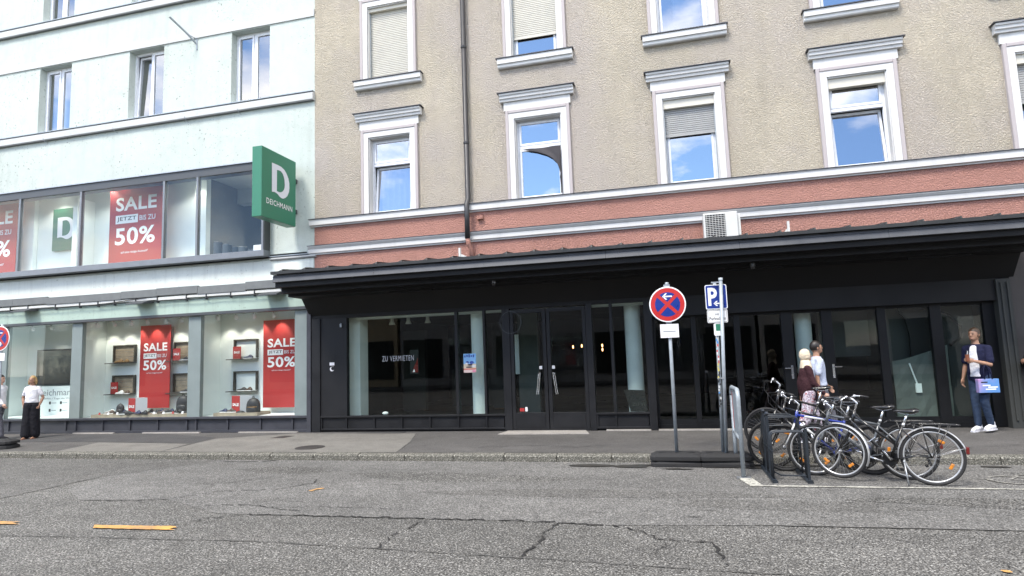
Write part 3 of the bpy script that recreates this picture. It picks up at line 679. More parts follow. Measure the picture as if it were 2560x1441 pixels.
# ================================================================== things in the shoe shop's windows
def fxz(y): return lambda u, v: (u, y, v)
def banner(label, x0, x1, z0, z1, y, rows, group='red sale banners'):
    b = empty('sale_banner', ((x0+x1)/2, y, z0), label=label, cat='banner', group=group)
    put('panel', MB().box(x0,x1,y,y+.012,z0,z1), M['banner_red'], b)
    H = z1-z0; W = x1-x0; f = fxz(y-.003); f2 = fxz(y-.006)
    Z = lambda t: z1-H*t; X = lambda t: x0+W*t
    s0, s1, j0, j1, p0, p1, t0, t1 = rows
    text_fit('lettering', 'SALE', M['sign_white'], b, f, X(.12), X(.90), Z(s1), Z(s0), .026, 1.05)
    put('price_tab', MB().quad((X(.12),y-.003,Z(j1)),(X(.55),y-.003,Z(j1)),(X(.55),y-.003,Z(j0)),(X(.12),y-.003,Z(j0))), M['sign_white'], b)
    d = (j1-j0)*.2
    text_fit('lettering', 'JETZT', M['banner_red'] if H > 2.15 and W > 1.5 else M['ink'], b, f2, X(.15), X(.52), Z(j1-d), Z(j0+d), .012, 1.08)
    text_fit('lettering', 'BIS ZU', M['emblem_white'], b, f, X(.58), X(.88), Z(j1-d), Z(j0+d), .01)
    text_fit('lettering', '50%', M['sign_white'], b, f, X(.12), X(.88), Z(p1), Z(p0), .022, 1.05)
    text_fit('lettering', 'auf eine riesige Auswahl*', M['emblem_white'], b, f, X(.24), X(.76), Z(t1), Z(t0), .005)
    return b
LOWROWS = (.215,.315,.340,.405,.425,.545,.570,.590); UPROWS = (.13,.31,.365,.475,.53,.755,.835,.875)
banner('red SALE 50% banner in the middle ground floor display window', -14.04, -13.05, .72, 2.94, 13.95, LOWROWS)
banner('red SALE 50% banner in the display window beside the black shop', -10.18, -9.12, .68, 2.90, 13.95, LOWROWS)
banner('large red SALE banner behind the first floor bay window', -14.85, -13.11, 4.64, 6.77, 13.60, UPROWS)
banner('cropped red SALE banner at the far left of the bay window', -19.93, -18.17, 4.60, 6.80, 13.60, UPROWS)
db = empty('green_emblem_board', (-16.7, 14.0, 5.27), label='dark green board with white letter D inside the first floor bay', cat='sign')
put('board', MB().box(-17.28,-16.12,13.95,14.04,5.27,6.50), M['brand_green_dark'], db)
emblem('emblem', M['emblem_white'], db, lambda u, v: (-17.44+1.25*u, 13.944, 5.08+1.42*v))
sc = empty('wall_screen', (-17.3, 14.5, 1.39), label='large switched-off black screen on the wall of the left display window', cat='screen')
put('frame', MB().box(-18.23,-16.46,14.42,14.548,1.40,2.44), M['black_plastic'], sc)
put('display', MB().box(-18.19,-16.50,14.414,14.42,1.44,2.40), M['screen_black'], sc)
ip = empty('information_panel', (-17.2, 14.3, .5), label='white information panel with grey deichmann lettering and small icons', cat='panel')
put('panel', MB().box(-18.2,-16.40,14.30,14.33,.535,1.37), M['shop_white'], ip)
f = fxz(14.297)
text_fit('lettering', 'deichmann.', M['ink_grey'], ip, f, -17.95, -16.55, 1.10, 1.28, .0)
text_fit('lettering', 'bestellen / Tage die Woche', M['ink_grey'], ip, f, -17.9, -16.6, .98, 1.04, .0)
for k in range(6):
    zz = .85 if k < 3 else .64; xx = -17.55+.40*(k % 3)
    put('icon', MB().quad((xx,14.297,zz),(xx+.07,14.297,zz),(xx+.07,14.297,zz+.08),(xx,14.297,zz+.08)), M['ink'], ip)
    put('caption', MB().quad((xx+.09,14.297,zz+.03),(xx+.27,14.297,zz+.03),(xx+.27,14.297,zz+.045),(xx+.09,14.297,zz+.045)), M['ink_grey'], ip)

# niches on the back wall
def niche(label, x0, x1, z0, z1, wood=True):
    n = empty('shelf_box', ((x0+x1)/2, 14.1, z0), label=label, cat='shelf', group='wooden shelf boxes in the display windows')
    m = M['wood_dark']; t = .035
    put('side_board', MB().box(x0,x0+t,14.07,14.148,z0+t,z1-t), m, n); put('side_board', MB().box(x1-t,x1,14.07,14.148,z0+t,z1-t), m, n)
    put('top_board', MB().box(x0,x1,14.07,14.148,z1-t,z1), m, n); put('shelf_board', MB().box(x0-.12,x1,13.93,14.148,z0,z0+.02), m, n)
    if wood:
        for k in range(3):
            h = (z1-z0-2*t)/3; put('back_plank', MB().box(x0+t,x1-t,14.125,14.145,z0+t+h*k+.004,z0+t+h*(k+1)-.004), M['wood'], n)
    return n
niche('upper wood-backed shelf box left of the middle SALE banner', -15.09,-14.34,1.94,2.45)
niche('lower wood-backed shelf box left of the middle SALE banner', -15.09,-14.34,1.09,1.62)
niche('upper wood-backed shelf box right of the middle SALE banner', -13.06,-12.30,1.94,2.46)
niche('lower wood-backed shelf box right of the middle SALE banner', -13.06,-12.30,1.09,1.62)
niche('upper open shelf box on the white wall of the right display', -11.17,-10.46,1.92,2.45, False)
niche('lower open shelf box on the white wall of the right display', -11.17,-10.46,1.09,1.62, False)
def plinth(label, x0, x1):
    p = empty('display_plinth', ((x0+x1)/2, 13.6, .535), label=label, cat='plinth')
    n = 3
    for k in range(n):
        y0 = 13.34+.18*k; put('plank', MB().box(x0,x1,y0,y0+.176,.537,.612), M['wood'], p)
plinth('long low wooden plinth under the shoes of the middle display', -14.95,-11.86)
plinth('short low wooden plinth beside the backpack in the right display', -11.15,-9.9)
def sale_cube(label, x0, x1, z0, z1, y0):
    c = empty('sale_cube', ((x0+x1)/2, y0, z0), label=label, cat='box')
    xm = x0+(x1-x0)*.56
    put('cube', MB().prism([(x0,y0+.10),(xm,y0),(x1,y0+.12),(xm,y0+.26)], z0, z1, lambda u,v,d: (u,v,d)), M['shop_grey'], c)
    a = Vector((x0,y0+.10,0)); b = Vector((xm,y0,0)); nrm = Vector((b.y-a.y, -(b.x-a.x), 0)).normalized()*.004
    g = lambda u, v: (a.x+(b.x-a.x)*u+nrm.x, a.y+(b.y-a.y)*u+nrm.y, z0+(z1-z0)*v)
    put('red_face', MB().quad(g(0,0),g(1,0),g(1,1),g(0,1)), M['banner_red'], c)
    g2 = lambda u, v: (a.x+(b.x-a.x)*u+nrm.x*2, a.y+(b.y-a.y)*u+nrm.y*2, z0+(z1-z0)*v)
    text_fit('lettering', 'SALE', M['sign_white'], c, g2, .12,.88,.38,.56, .04)
sale_cube('red and grey SALE cube standing on the long plinth', -13.93,-13.35,.612,1.02,13.42)
sale_cube('red SALE cube standing behind the backpack in the right display', -10.76,-10.20,.612,1.02,13.42)
def card(label, x0, z0):
    c = empty('sale_card', (x0+.14, 14.0, z0), label=label, cat='sign', group='small red SALE cards')
    put('card', MB().box(x0,x0+.24,14.0,14.012,z0,z0+.32), M['banner_red'], c)
    text_fit('lettering', 'SALE', M['sign_white'], c, fxz(13.996), x0+.03,x0+.21,z0+.14,z0+.20, .04)
card('red SALE card in the lower shelf box left of the banner', -15.05,1.115); card('red SALE card in the upper shelf box right of the banner', -13.02,1.965)
card('red SALE card in the upper open shelf box', -11.13,1.945)
# shoes
def shoe_meshes():
    secs = [(0,.020,.045),(.015,.034,.070),(.06,.036,.105),(.10,.036,.100),(.15,.040,.070),(.20,.046,.056),(.25,.042,.048),(.28,.022,.040)]
    vs = []; fs = []; n = 8
    for y, w, h in secs:
        for k in range(n):
            a = PI*k/(n-1); vs.append((w*math.cos(a), y-.14, .018+(h-.018)*math.sin(a)**.7))
    for i in range(len(secs)-1):
        for k in range(n-1): fs.append((i*n+k,i*n+k+1,(i+1)*n+k+1,(i+1)*n+k))
    up = MB().add(vs, fs); up.add(vs[:n], [tuple(range(n))]); up.add(vs[-n:], [tuple(range(n))])
    so = MB().prism([(-w*1.06,y-.14) for y,w,h in secs]+[(w*1.06,y-.14) for y,w,h in reversed(secs)], 0, .022, lambda u,v,d: (u,v,d))
    return up, so
SHOE_UP, SHOE_SO = [m.mesh('shoe') for m in shoe_meshes()]
for p in SHOE_UP.polygons: p.use_smooth = True
SHOE_C = [simple('shoe_black', (.015,.015,.017), .5), simple('shoe_navy', (.02,.03,.08), .5), simple('shoe_tan', (.25,.15,.06), .6), simple('shoe_brown', (.07,.04,.025), .5), simple('shoe_white', (.7,.7,.68), .5)]
_sm = {}
def shoe(label, x, y, z, ang, c, sole=4, s=1.0, group='shoes in the display windows'):
    key = (c, sole)
    if key not in _sm:
        u = SHOE_UP.copy(); u.materials.clear(); u.materials.append(SHOE_C[c]); v = SHOE_SO.copy(); v.materials.clear(); v.materials.append(SHOE_C[sole]); _sm[key] = (u, v)
    o = empty('shoe', (x,y,z), R(ang), label=label, cat='shoe', group=group); o.scale = (s,s,s)
    put('upper', _sm[key][0], None, o, False); put('sole', _sm[key][1], None, o, False)
rr = random.Random(21)
for k in range(12):
    x = -14.55+.215*k + rr.uniform(-.03,.03)
    if -14.0 < x < -13.2: y = 13.36
    else: y = rr.uniform(13.42,13.6)
    shoe(ORD[k]+' shoe from the left on the long wooden plinth', x, y, .612, rr.choice((70,95,110,-60,60)), rr.choice((0,0,1,3,2,0)), rr.choice((4,0,3)), 1.0, 'shoes on the long plinth')
for k in range(3): shoe(ORD[k]+' shoe from the left on the short wooden plinth', -10.98+.19*k, 13.5, .612, 75+20*k, rr.choice((1,0,3)), 4, 1.0, 'shoes on the short plinth')
for lab, x, z, c, g in (('tan shoe in the upper wood-backed box left of the banner',-14.82,1.96,2,90),('second tan shoe in the upper wood-backed box left of the banner',-14.58,1.96,2,70),
    ('white shoe in the lower wood-backed box left of the banner',-14.75,1.11,4,90),('brown shoe in the lower wood-backed box left of the banner',-14.5,1.11,3,60),
    ('black shoe in the upper wood-backed box right of the banner',-12.66,1.96,0,90),('black shoe in the lower wood-backed box right of the banner',-12.62,1.11,0,90),
    ('navy shoe in the upper open shelf box',-10.68,1.94,1,90),('black shoe in the lower open shelf box',-10.86,1.11,0,90),('brown shoe in the lower open shelf box',-10.66,1.11,3,70)):
    shoe(lab, x, 14.02, z, g, c, 4 if c != 2 else 3)
for k in range(10):
    x = -14.7+.29*k; c_ = empty('price_card', (x,13.355,.612), label=ORD[k]+' small white price card from the left on the long plinth edge', cat='price card', group='price cards on the long plinth')
    put('card', MB().prism([(-.035,0),(.035,0),(.025,.055),(-.025,.055)], 0,.004, lambda u,v,d: (u,d+v*.3,v)), M['paper'] if k % 4 else M['banner_red'], c_, False)
for k in range(8):
    shoe('rear row '+ORD[k]+' shoe from the left on the long wooden plinth', -14.75+.33*k+rr.uniform(-.03,.03), 13.74, .612, rr.choice((80,100,60)), rr.choice((0,3,1,4)), rr.choice((4,0)), 1.05, 'shoes on the long plinth')
def backpack(label, x, y, z, s=1.0, yellow=True):
    b = empty('backpack', (x,y,z), R(8), label=label, cat='backpack'); b.scale = (s,s,s)
    prof = [(.02,0),(.15,.0),(.175,.03),(.18,.15),(.175,.26),(.15,.34),(.10,.395),(.04,.42),(0,.425)]
    body = MB(); vs = []; n = 18
    body.lathe(prof, Matrix.Diagonal((1.0,.55,1,1)), n)
    put('body', body, M['black_plastic'], b, False, smooth=True)
    put('front_pocket', MB().lathe([(.02,.02),(.12,.02),(.135,.06),(.13,.16),(.10,.20),(0,.21)], Matrix.Translation((0,-.055,0)) @ Matrix.Diagonal((1,.5,1,1)), n), M['black_plastic'], b, False, smooth=True)
    put('loop_handle', MB().tube([(-.03,0,.41),(-.02,0,.45),(.02,0,.45),(.03,0,.41)], .008, 6), M['black_plastic'], b, False)
    if yellow: put('zip', MB().tube([(.128*math.cos(a),-.055-.068*math.sin(a),.205) for a in [PI*k/10 for k in range(11)]], .006, 6), M['yellow'], b, False)
backpack('black backpack with a yellow zip in the right display window', -10.12, 13.5, .537)
backpack('black backpack at the right end of the long plinth', -12.28, 13.6, .612, 1.05, False)
backpack('small dark backpack among the shoes left of the SALE cube', -14.22, 13.55, .612, .62, False)
bagc = empty('bag', (-10.43,13.42,.537), label='small black pouch lying in front of the backpack', cat='bag')
put('pouch', MB().sphere((-10.43,13.42,.60),(.13,.07,.06)), M['black_plastic'], bagc, smooth=True)
# track spotlights (lit)
for k, x in enumerate((-17.42,-16.74,-15.14,-14.58,-14.04,-13.50,-12.91,-12.42,-11.30,-10.75,-10.22,-9.64)):
    t = empty('track_spotlight', (x,13.6,3.10), label=ORD[k]+' lit track spotlight from the left in the ground floor displays', cat='spotlight', group='track spotlights of the shoe shop')
    tilt = Matrix.Translation((0,0,-.06)) @ Matrix.Rotation(R(28),4,'X')
    put('arm', MB().tube([(0,0,.0),(0,0,-.05)], .012, 6), M['galv_paint'], t, False)
    put('lamp_head', MB().lathe([(.0,.02),(.035,.02),(.04,0),(.047,-.10),(.042,-.10)], tilt, 16), M['sign_white'], t, False, smooth=True)
    put('lamp_glow', MB().lathe([(0,-.092),(.040,-.092)], tilt, 14), M['bulb'], t, False)
    ld = bpy.data.lights.new('spot', 'SPOT'); ld.energy = 8; ld.spot_size = R(75); ld.spot_blend = .6; ld.color = (1,.90,.76); ld.shadow_soft_size = .04
    lo = bpy.data.objects.new('spot', ld); COL.objects.link(lo); lo.parent = t; lo.location = (0,.06,-.17); lo.rotation_euler = (R(28),0,0)
    lo.rotation_euler = (R(33),0,0)
# first floor: display posts and shelf with shoes in the open part of the bay
for k, (x, y, h) in enumerate(((-11.55,13.9,.62),(-11.15,13.75,.50),(-10.62,13.7,.38),(-11.40,14.4,.55),(-10.85,14.3,.42))):
    o = tag(put('display_post', MB().lathe([(.0,h),(.10,h),(.115,h-.02),(.115,0),(.12,0)], Matrix.Translation((x,y,4.45)), 18), M['grey_alu_dark'], smooth=False), ['tall','medium','short','rear left','rear right'][k]+' grey round display post in the open end of the bay window', 'display post', 'round display posts in the bay')
sh = empty('shoe_shelf', (-10.2,15.4,4.45), label='dark shelf with pale shoes seen through the end of the bay', cat='shelf')
for z in (5.05,5.55,6.0): put('shelf_board', MB().box(-11.0,-8.9,15.25,15.55,z,z+.03), M['grey_alu_dark'], sh)
put('upright', MB().box(-11.05,-11.0,15.25,15.55,4.45,6.4), M['grey_alu_dark'], sh); put('upright', MB().box(-8.9,-8.85,15.25,15.55,4.45,6.4), M['grey_alu_dark'], sh)
for k in range(7): shoe(ORD[k]+' tan shoe from the left on the shelf behind the bay', -10.75+.27*k, 15.36, 5.58 if k%2 else 5.08, 90, 2, 2, 1.0, 'shoes on the upper shelf')
put('white_card', MB().box(-9.98,-9.62,13.25,13.26,4.45,4.75), M['sign_white'], rm)

# ================================================================== beige building (right)
RB = empty('apartment_building', (2.5, F, 0.15), label='beige roughcast building with white window surrounds and a salmon band', cat='building')
XR1 = 15.0
BWX = [-6.19,-2.59,0.66,3.87,7.10,10.32,13.5]
OPZ, OPH = 5.20, 1.87; OUZ = 8.51
holes = [(x-.53,x+.53,OPZ,OPZ+OPH) for x in BWX] + [(x-.53,x+.53,OUZ,OUZ+OPH) for x in BWX] + [(x-.53,x+.53,OUZ+3.3,OUZ+3.3+OPH) for x in BWX]
put('wall', wall(XB, XR1, 5.02, 17.6, F, holes, 0.34), M['beige'], RB)
put('lower_band', wall(XB, XR1, 3.0, 5.02, F-.015, [], .1), M['salmon'], RB)
put('side_wall', MB().quad((XR1,F-.015,0),(XR1,F+14,0),(XR1,F+14,17.6),(XR1,F-.015,17.6)).quad((XB,F+14,0),(XB,F+14,17.6),(XR1,F+14,17.6),(XR1,F+14,0)).quad((XB,F,16.9),(XB,F+14,16.9),(XB,F+14,17.6),(XB,F,17.6)), M['beige'], RB)
put('roof', MB().box(XB-.2,XR1+.3,F-.6,F+14.3,17.6,17.8), M['tin_dark'], RB)
def prof_x(pts, x0, x1): return MB().prism(pts, x0, x1, lambda u,v,d: (d, F-u, v))
co = put('cornice', prof_x([(-.02,5.02),(.05,5.02),(.055,5.05),(.10,5.058),(.105,5.175),(.115,5.18),(.115,5.19),(-.02,5.20)], XB-.10, XR1), M['white_trim'], RB)
put('capping', MB().box(XB-.11,XR1,F-.13,F-.001,5.196,5.210), M['tin_dark'], co)
co = put('cornice', prof_x([(0,4.34),(.05,4.34),(.055,4.375),(.09,4.382),(.095,4.475),(.105,4.482),(.14,4.53),(.14,4.54),(.0,4.55)], XB-.12, XR1), M['white_trim'], RB)
put('capping', MB().box(XB-.13,XR1,F-.148,F-.016,4.546,4.560), M['tin_dark'], co)
def slats(x0, x1, z0, z1, y, pitch, d):
    """corrugated roller-shutter curtain"""
    m = MB(); n = max(1, int(round((z1-z0)/pitch))); p = (z1-z0)/n; vs = []; fs = []
    for k in range(n):
        for t, o in ((0,.0),(.15,-d),(.75,-d),(.98,.0)): vs += [(x0,y+o,z0+(k+t)*p),(x1,y+o,z0+(k+t)*p)]
    for k in range(len(vs)//2-1): fs.append((2*k,2*k+1,2*k+3,2*k+2))
    return m.add(vs, fs)
def beige_window(x, z, upper, shut=None, box=None, lean=0, smat='shutter', extra=None, transom=True):
    t = empty('window', (x, F, z)); t.parent = RB; t.matrix_parent_inverse = wmat(RB).inverted()
    H = OPH
    # moulded surround
    s = MB(); s.box(-.66,-.535,-.05,.02,0,H+.13).box(.535,.66,-.05,.02,0,H+.13).box(-.535,.535,-.05,.02,H+.005,H+.13)
    s.box(-.555,-.535,-.035,.12,0,H+.005).box(.535,.555,-.035,.12,0,H+.005)
    s.box(-.533,-.515,-.02,.15,0,H-.018).box(.515,.533,-.02,.15,0,H-.018).box(-.533,.533,-.02,.15,H-.018,H+.006)
    so = put('surround', s, M['white_trim'], t, False, bevel=.004)
    e = MB(); e.box(-.73,-.66,-.065,.02,0,H+.20).box(.66,.73,-.065,.02,0,H+.20).box(-.66,.66,-.065,.02,H+.13,H+.20)
    put('outer_moulding', e, M['mauve_trim'], so, False, bevel=.012)
    h = MB(); h.box(-.76,.76,-.055,.02,H+.20,H+.40)
    h.prism([(.0,H+.40),(.10,H+.40),(.105,H+.455),(.135,H+.462),(.14,H+.52),(.165,H+.53),(.17,H+.57),(0,H+.58)], -.84, .84, lambda u,v,d: (d,-u,v))
    ho = put('hood', h, M['white_trim'], t, False, bevel=.004)
    put('capping', MB().box(-.88,.88,-.195,.0,H+.578,H+.594), M['tin_dark'], ho, False)
    if upper:
        g = MB().prism([(0,-.23),(.08,-.23),(.10,-.205),(.10,-.15),(.135,-.145),(.14,-.03),(0,-.02)], -.86, .86, lambda u,v,d: (d,-u,v))
        si = put('sill', g, M['white_trim'], t, False, bevel=.004)
        put('capping', MB().box(-.89,.89,-.16,.16,-.024,-.004), M['tin_dark'], si, False)
    # window frame
    y0 = .15; fr = MB(); a = .53; zt = 1.20
    fr.box(-a,-a+.055,y0,y0+.07,0,H).box(a-.055,a,y0,y0+.07,0,H).box(-a+.055,a-.055,y0,y0+.07,0,.05).box(-a+.055,a-.055,y0,y0+.07,H-.055,H)
    if transom: fr.box(-a+.055,a-.055,y0-.005,y0+.07,zt,zt+.07)
    put('frame', fr, M['pvc'], t, False, bevel=.006)
    def sash(z0, z1, ln):
        b = MB(); q = a-.06; yy = y0-.012
        b.box(-q,-q+.05,yy,yy+.06,z0,z1).box(q-.05,q,yy,yy+.06,z0,z1).box(-q+.05,q-.05,yy,yy+.06,z0,z0+.05).box(-q+.05,q-.05,yy,yy+.06,z1-.05,z1)
        so = put('sash', b, M['pvc'], t, False, bevel=.006); po = put('pane', MB().pane(-q+.045,q-.045,yy+.025,yy+.033,z0+.045,z1-.045), M['glass_win'], t, False)
        if ln:
            for o in (so, po):
                for v in o.data.vertices:
                    dz = v.co.z-z0; v.co.y += .03+dz*math.tan(R(ln))
    if transom: sash(.055, zt-.005, lean); sash(zt+.075, H-.06, 0)
    else: sash(.055, H-.06, lean)
    if box: put('shutter_box', MB().box(-.53,.53,.02,.14,H-box,H-.002), M['cream'], t, False, bevel=.004)
    if shut is not None:
        put('shutter', slats(-.50,.50,shut,H-(box or .0),.115,.045,.012), M[smat], t, False)
        put('shutter_rail', MB().box(-.50,.50,.095,.125,shut-.035,shut), M[smat], t, False)
        put('guide_rail', MB().box(-.53,-.50,.08,.13,0,H), M['galv_paint'], t, False); put('guide_rail', MB().box(.50,.53,.08,.13,0,H), M['galv_paint'], t, False)
    r = MB(); d = 2.2
    r.quad((-1.3,d,-.7),(1.3,d,-.7),(1.3,d,H+.5),(-1.3,d,H+.5)).quad((-1.3,.345,-.7),(-1.3,d,-.7),(-1.3,d,H+.5),(-1.3,.345,H+.5)).quad((1.3,.345,-.7),(1.3,.345,H+.5),(1.3,d,H+.5),(1.3,d,-.7))
    r.quad((-1.3,.345,H+.5),(1.3,.345,H+.5),(1.3,d,H+.5),(-1.3,d,H+.5)).quad((-1.3,.345,-.7),(1.3,.345,-.7),(1.3,d,-.7),(-1.3,d,-.7))
    put('room', r, M['room'], t, False)
    return t
w1 = beige_window(BWX[0], OPZ, False, lean=5)
m = MB(); vs = []; fs = []
for i in range(30):
    x = -.45+.9*i/29; y = .33+.025*math.sin(i*1.3); vs += [(x,y,.05),(x,y,1.2)]
for i in range(29): fs.append((2*i,2*i+2,2*i+3,2*i+1))
put('net_curtain', m.add(vs, fs), M['curtain'], w1, False, smooth=True)
w2 = beige_window(BWX[1], OPZ, False)
m = MB(); vs = []; fs = []        # dark cloth pulled out past the sash and gathered at the right
for i in range(13):
    t = i/12.0
    zz = 1.18-1.08*t; left = .46-.50*(1-t)**6*1.75 - .03*math.sin(t*5) - .05*t*(t>.6)
    for j in range(6):
        s_ = j/5.0; vs.append((left+(.475-left)*s_, .10-.018*math.sin(s_*9+t*4), zz))
for i in range(12):
    for j in range(5): a = i*6+j; fs.append((a,a+1,a+7,a+6))
put('dark_curtain', m.add(vs, fs), M['dark_cloth'], w2, False, smooth=True)
beige_window(BWX[2], OPZ, False, shut=1.10, box=.20, smat='shutter_grey')
beige_window(BWX[3], OPZ, False, box=.22, lean=6)
beige_window(BWX[4], OPZ, False, shut=.95, box=.20, smat='shutter_grey', lean=5)
for x in BWX[5:]: beige_window(x, OPZ, False)
beige_window(BWX[0], OUZ, True, shut=.06, box=.10, transom=False)
beige_window(BWX[1], OUZ, True, shut=.52, transom=False)
w7 = beige_window(BWX[2], OUZ, True, transom=False)
put('ceiling_lamp', MB().box(-.15,.45,1.0,1.4,.9,1.6), M['curtain'], w7, False)
for x in BWX[3:]: beige_window(x, OUZ, True, transom=False)
for x in BWX: beige_window(x, OUZ+3.3, True)
# downpipe
dp = empty('downpipe', (-4.26,F-.08,4.5)); dp.parent = RB; dp.matrix_parent_inverse = wmat(RB).inverted()
put('pipe', MB().tube([(-4.25,F-.085,17.5),(-4.25,F-.085,5.32),(-4.25,F-.19,5.18),(-4.25,F-.19,4.40)], .058, 14), M['downpipe'], dp, smooth=True)
for z in (6.6,8.9,11.2,13.5): put('collar', MB().lathe([(.058,0),(.070,.01),(.070,.05),(.058,.06)], Matrix.Translation((-4.25,F-.085,z)), 14), M['downpipe'], dp); 
put('elbow', MB().tube([(-4.25,F-.19,4.40),(-4.24,F-.16,4.27),(-4.20,F-.08,4.15),(-4.19,F-.07,3.9)], .05, 12), M['salmon'], dp, smooth=True)
put('junction_box', MB().box(-4.05,-3.92,F-.09,F-.015,4.84,4.92), M['salmon'], RB)

# ================================================================== canopy
CX0, CX1 = -8.33, 6.12
CA = empty('shop_canopy', (-1.2, F, 2.85), label='long black sheet metal canopy over the vacant shop front', cat='canopy')
put('soffit', MB().prism([(11.78,3.54),(11.78,3.43),(12.0,3.43),(12.0,3.325),(12.25,3.325),(12.25,3.26),(12.78,3.26),(F-.02,2.86),(F-.02,3.80),(11.78,3.70)], CX0+.02, CX1-.02, lambda u,v,d: (d,u,v)), M['black_paint'], CA)
xs = [CX0+(CX1-CX0)*k/6 for k in range(7)]
for a, b in zip(xs[:-1], xs[1:]):
    put('fascia_sheet', MB().prism([(11.735,3.535),(11.70,3.54),(11.725,3.64),(11.715,3.645),(11.735,3.70),(11.775,3.70),(11.775,3.535)], a+.002, b-.002, lambda u,v,d: (d,u,v)), M['fascia_tin'], CA)
put('roof_sheet', MB().prism([(11.66,3.705),(11.66,3.765),(11.70,3.775),(F-.03,3.93),(F-.03,3.88),(11.72,3.705)], CX0-.02, CX1+.02, lambda u,v,d: (d,u,v)), M['roof_tin'], CA)
n = int((CX1-CX0)/.56)
seam = MB().prism([(-.02,0),(.005,.042),(F-.06-11.70,.205),(F-.06-11.70,.14)], -.012, .012, lambda u,v,d: (d,u,v))
seam.add([(-.10,.01,.006),(.012,.0,.045),(.012,.25,.075),(-.012,.0,.01)], [(0,1,3),(0,2,1)])
seam_me = seam.mesh('roof_seam'); seam_me.materials.append(M['roof_tin'])
for k in range(n+1):
    o = bpy.data.objects.new('roof_seam', seam_me); COL.objects.link(o); o.parent = CA; o.matrix_parent_inverse = wmat(CA).inverted()
    o.location = (CX0+.25+.56*k, 11.685, 3.765)
for x in (-5.4,-2.0,1.6,4.7): put('strip_lamp', MB().box(x-.5,x+.5,12.40,12.45,3.225,3.258), M['anthracite'], CA)
for x in (-3.45,1.55): put('soffit_sensor', MB().lathe([(0,-.12),(.035,-.115),(.05,-.07),(.05,0)], Matrix.Translation((x,12.15,3.32)), 12), M['black_gloss'], CA)
for x in (-4.32,2.30):
    br = empty('white_bracket', (x,12.62,3.86)); br.parent = CA; br.matrix_parent_inverse = wmat(CA).inverted()
    put('upright', MB().box(x-.02,x+.02,12.58,12.64,3.84,4.13), M['ac_white'], br)
    put('gusset', MB().prism([(x+.02,3.86),(x+.30 if x < 0 else x-.14,3.86),(x+.02 if x<0 else x-.02,4.0)], 12.60,12.62, lambda u,v,d: (u,d,v)), M['ac_white'], br)
ac = empty('air_conditioner', (1.1,12.78,3.86), label='white outdoor air conditioning unit standing on the canopy', cat='air conditioner')
put('casing', MB().box(.76,1.40,12.62,12.93,3.90,4.42), M['ac_white'], ac, bevel=.012)
put('grille_recess', MB().box(.80,1.17,12.612,12.619,3.93,4.385), M['anthracite'], ac)
for k in range(12): put('grille_slat', MB().box(.80,1.17,12.600,12.611,3.95+.036*k,3.958+.036*k), M['ac_white'], ac)
for k in range(7): put('grille_bar', MB().box(.82+.055*k,.826+.055*k,12.592,12.5995,3.93,4.385), M['ac_white'], ac)
put('side_cover', MB().box(1.40,1.46,12.68,12.90,3.95,4.38), M['ac_white'], ac, bevel=.01)
put('foot', MB().box(.80,.86,12.6,12.95,3.83,3.90), M['galv_paint'], ac); put('foot', MB().box(1.30,1.36,12.6,12.95,3.83,3.90), M['galv_paint'], ac)

# ================================================================== vacant shop front
VS = empty('vacant_shop_front', (-4.3, F, .15), label='black framed vacant shop front with double glass door and ZU VERMIETEN lettering', cat='shop front')
A = M['anthracite']
put('head_panel', MB().box(-8.25,-.36,F-.03,F+.12,2.79,3.3), M['black_paint'], VS)
put('corner_pier', MB().box(-8.24,-8.02,F-.06,F+.12,.15,2.79), A, VS, bevel=.004)
put('blind_panel', MB().box(-8.02,-7.36,F-.03,F+.06,.50,2.79), A, VS)
zb0, zb1 = .23, .50
put('sill_rail', MB().box(-8.02,-3.56,F-.05,F+.1,.485,.525), A, VS, bevel=.004); put('sill_rail', MB().box(-1.60,-.50,F-.05,F+.1,.485,.525), A, VS, bevel=.004)
put('foot_rail', MB().box(-8.02,-3.56,F-.04,F+.1,.20,.235), A, VS, bevel=.004); put('foot_rail', MB().box(-1.60,-.50,F-.04,F+.1,.20,.235), A, VS, bevel=.004)
put('kick_recess', MB().box(-8.02,-3.56,F+.02,F+.1,.10,.20), M['black_paint'], VS); put('kick_recess', MB().box(-1.60,-.50,F+.02,F+.1,.10,.20), M['black_paint'], VS)
bp = [-8.0,-7.36,-6.66,-5.98,-5.30,-4.63,-3.985,-3.58]
for seq in (bp, [-1.58,-1.20,-.52]):
    for a, b in zip(seq[:-1], seq[1:]):
        put('base_panel', MB().box(a+.018,b-.018,F-.005,F+.04,.235,.485), A, VS); put('panel_post', MB().box(a-.018,a+.018,F-.035,F+.05,.235,.485), A, VS)
for x0, x1, z0 in ((-7.37,-7.33,.525),(-4.665,-4.60,.525),(-4.01,-3.96,.525),(-3.57,-3.40,.16),(-1.73,-1.60,.16),(-1.23,-1.17,.525),(-.52,-.36,.16)):
    put('post', MB().box(x0,x1,F-.045,F+.08,z0,2.79), A, VS, bevel=.004)
for x0, x1 in ((-7.33,-4.665),(-4.60,-4.01),(-3.96,-3.57),(-1.60,-1.23),(-1.17,-.52)):
    put('pane', MB().pane(x0,x1,F+.02,F+.032,.525,2.79), M['glass_dark'], VS)
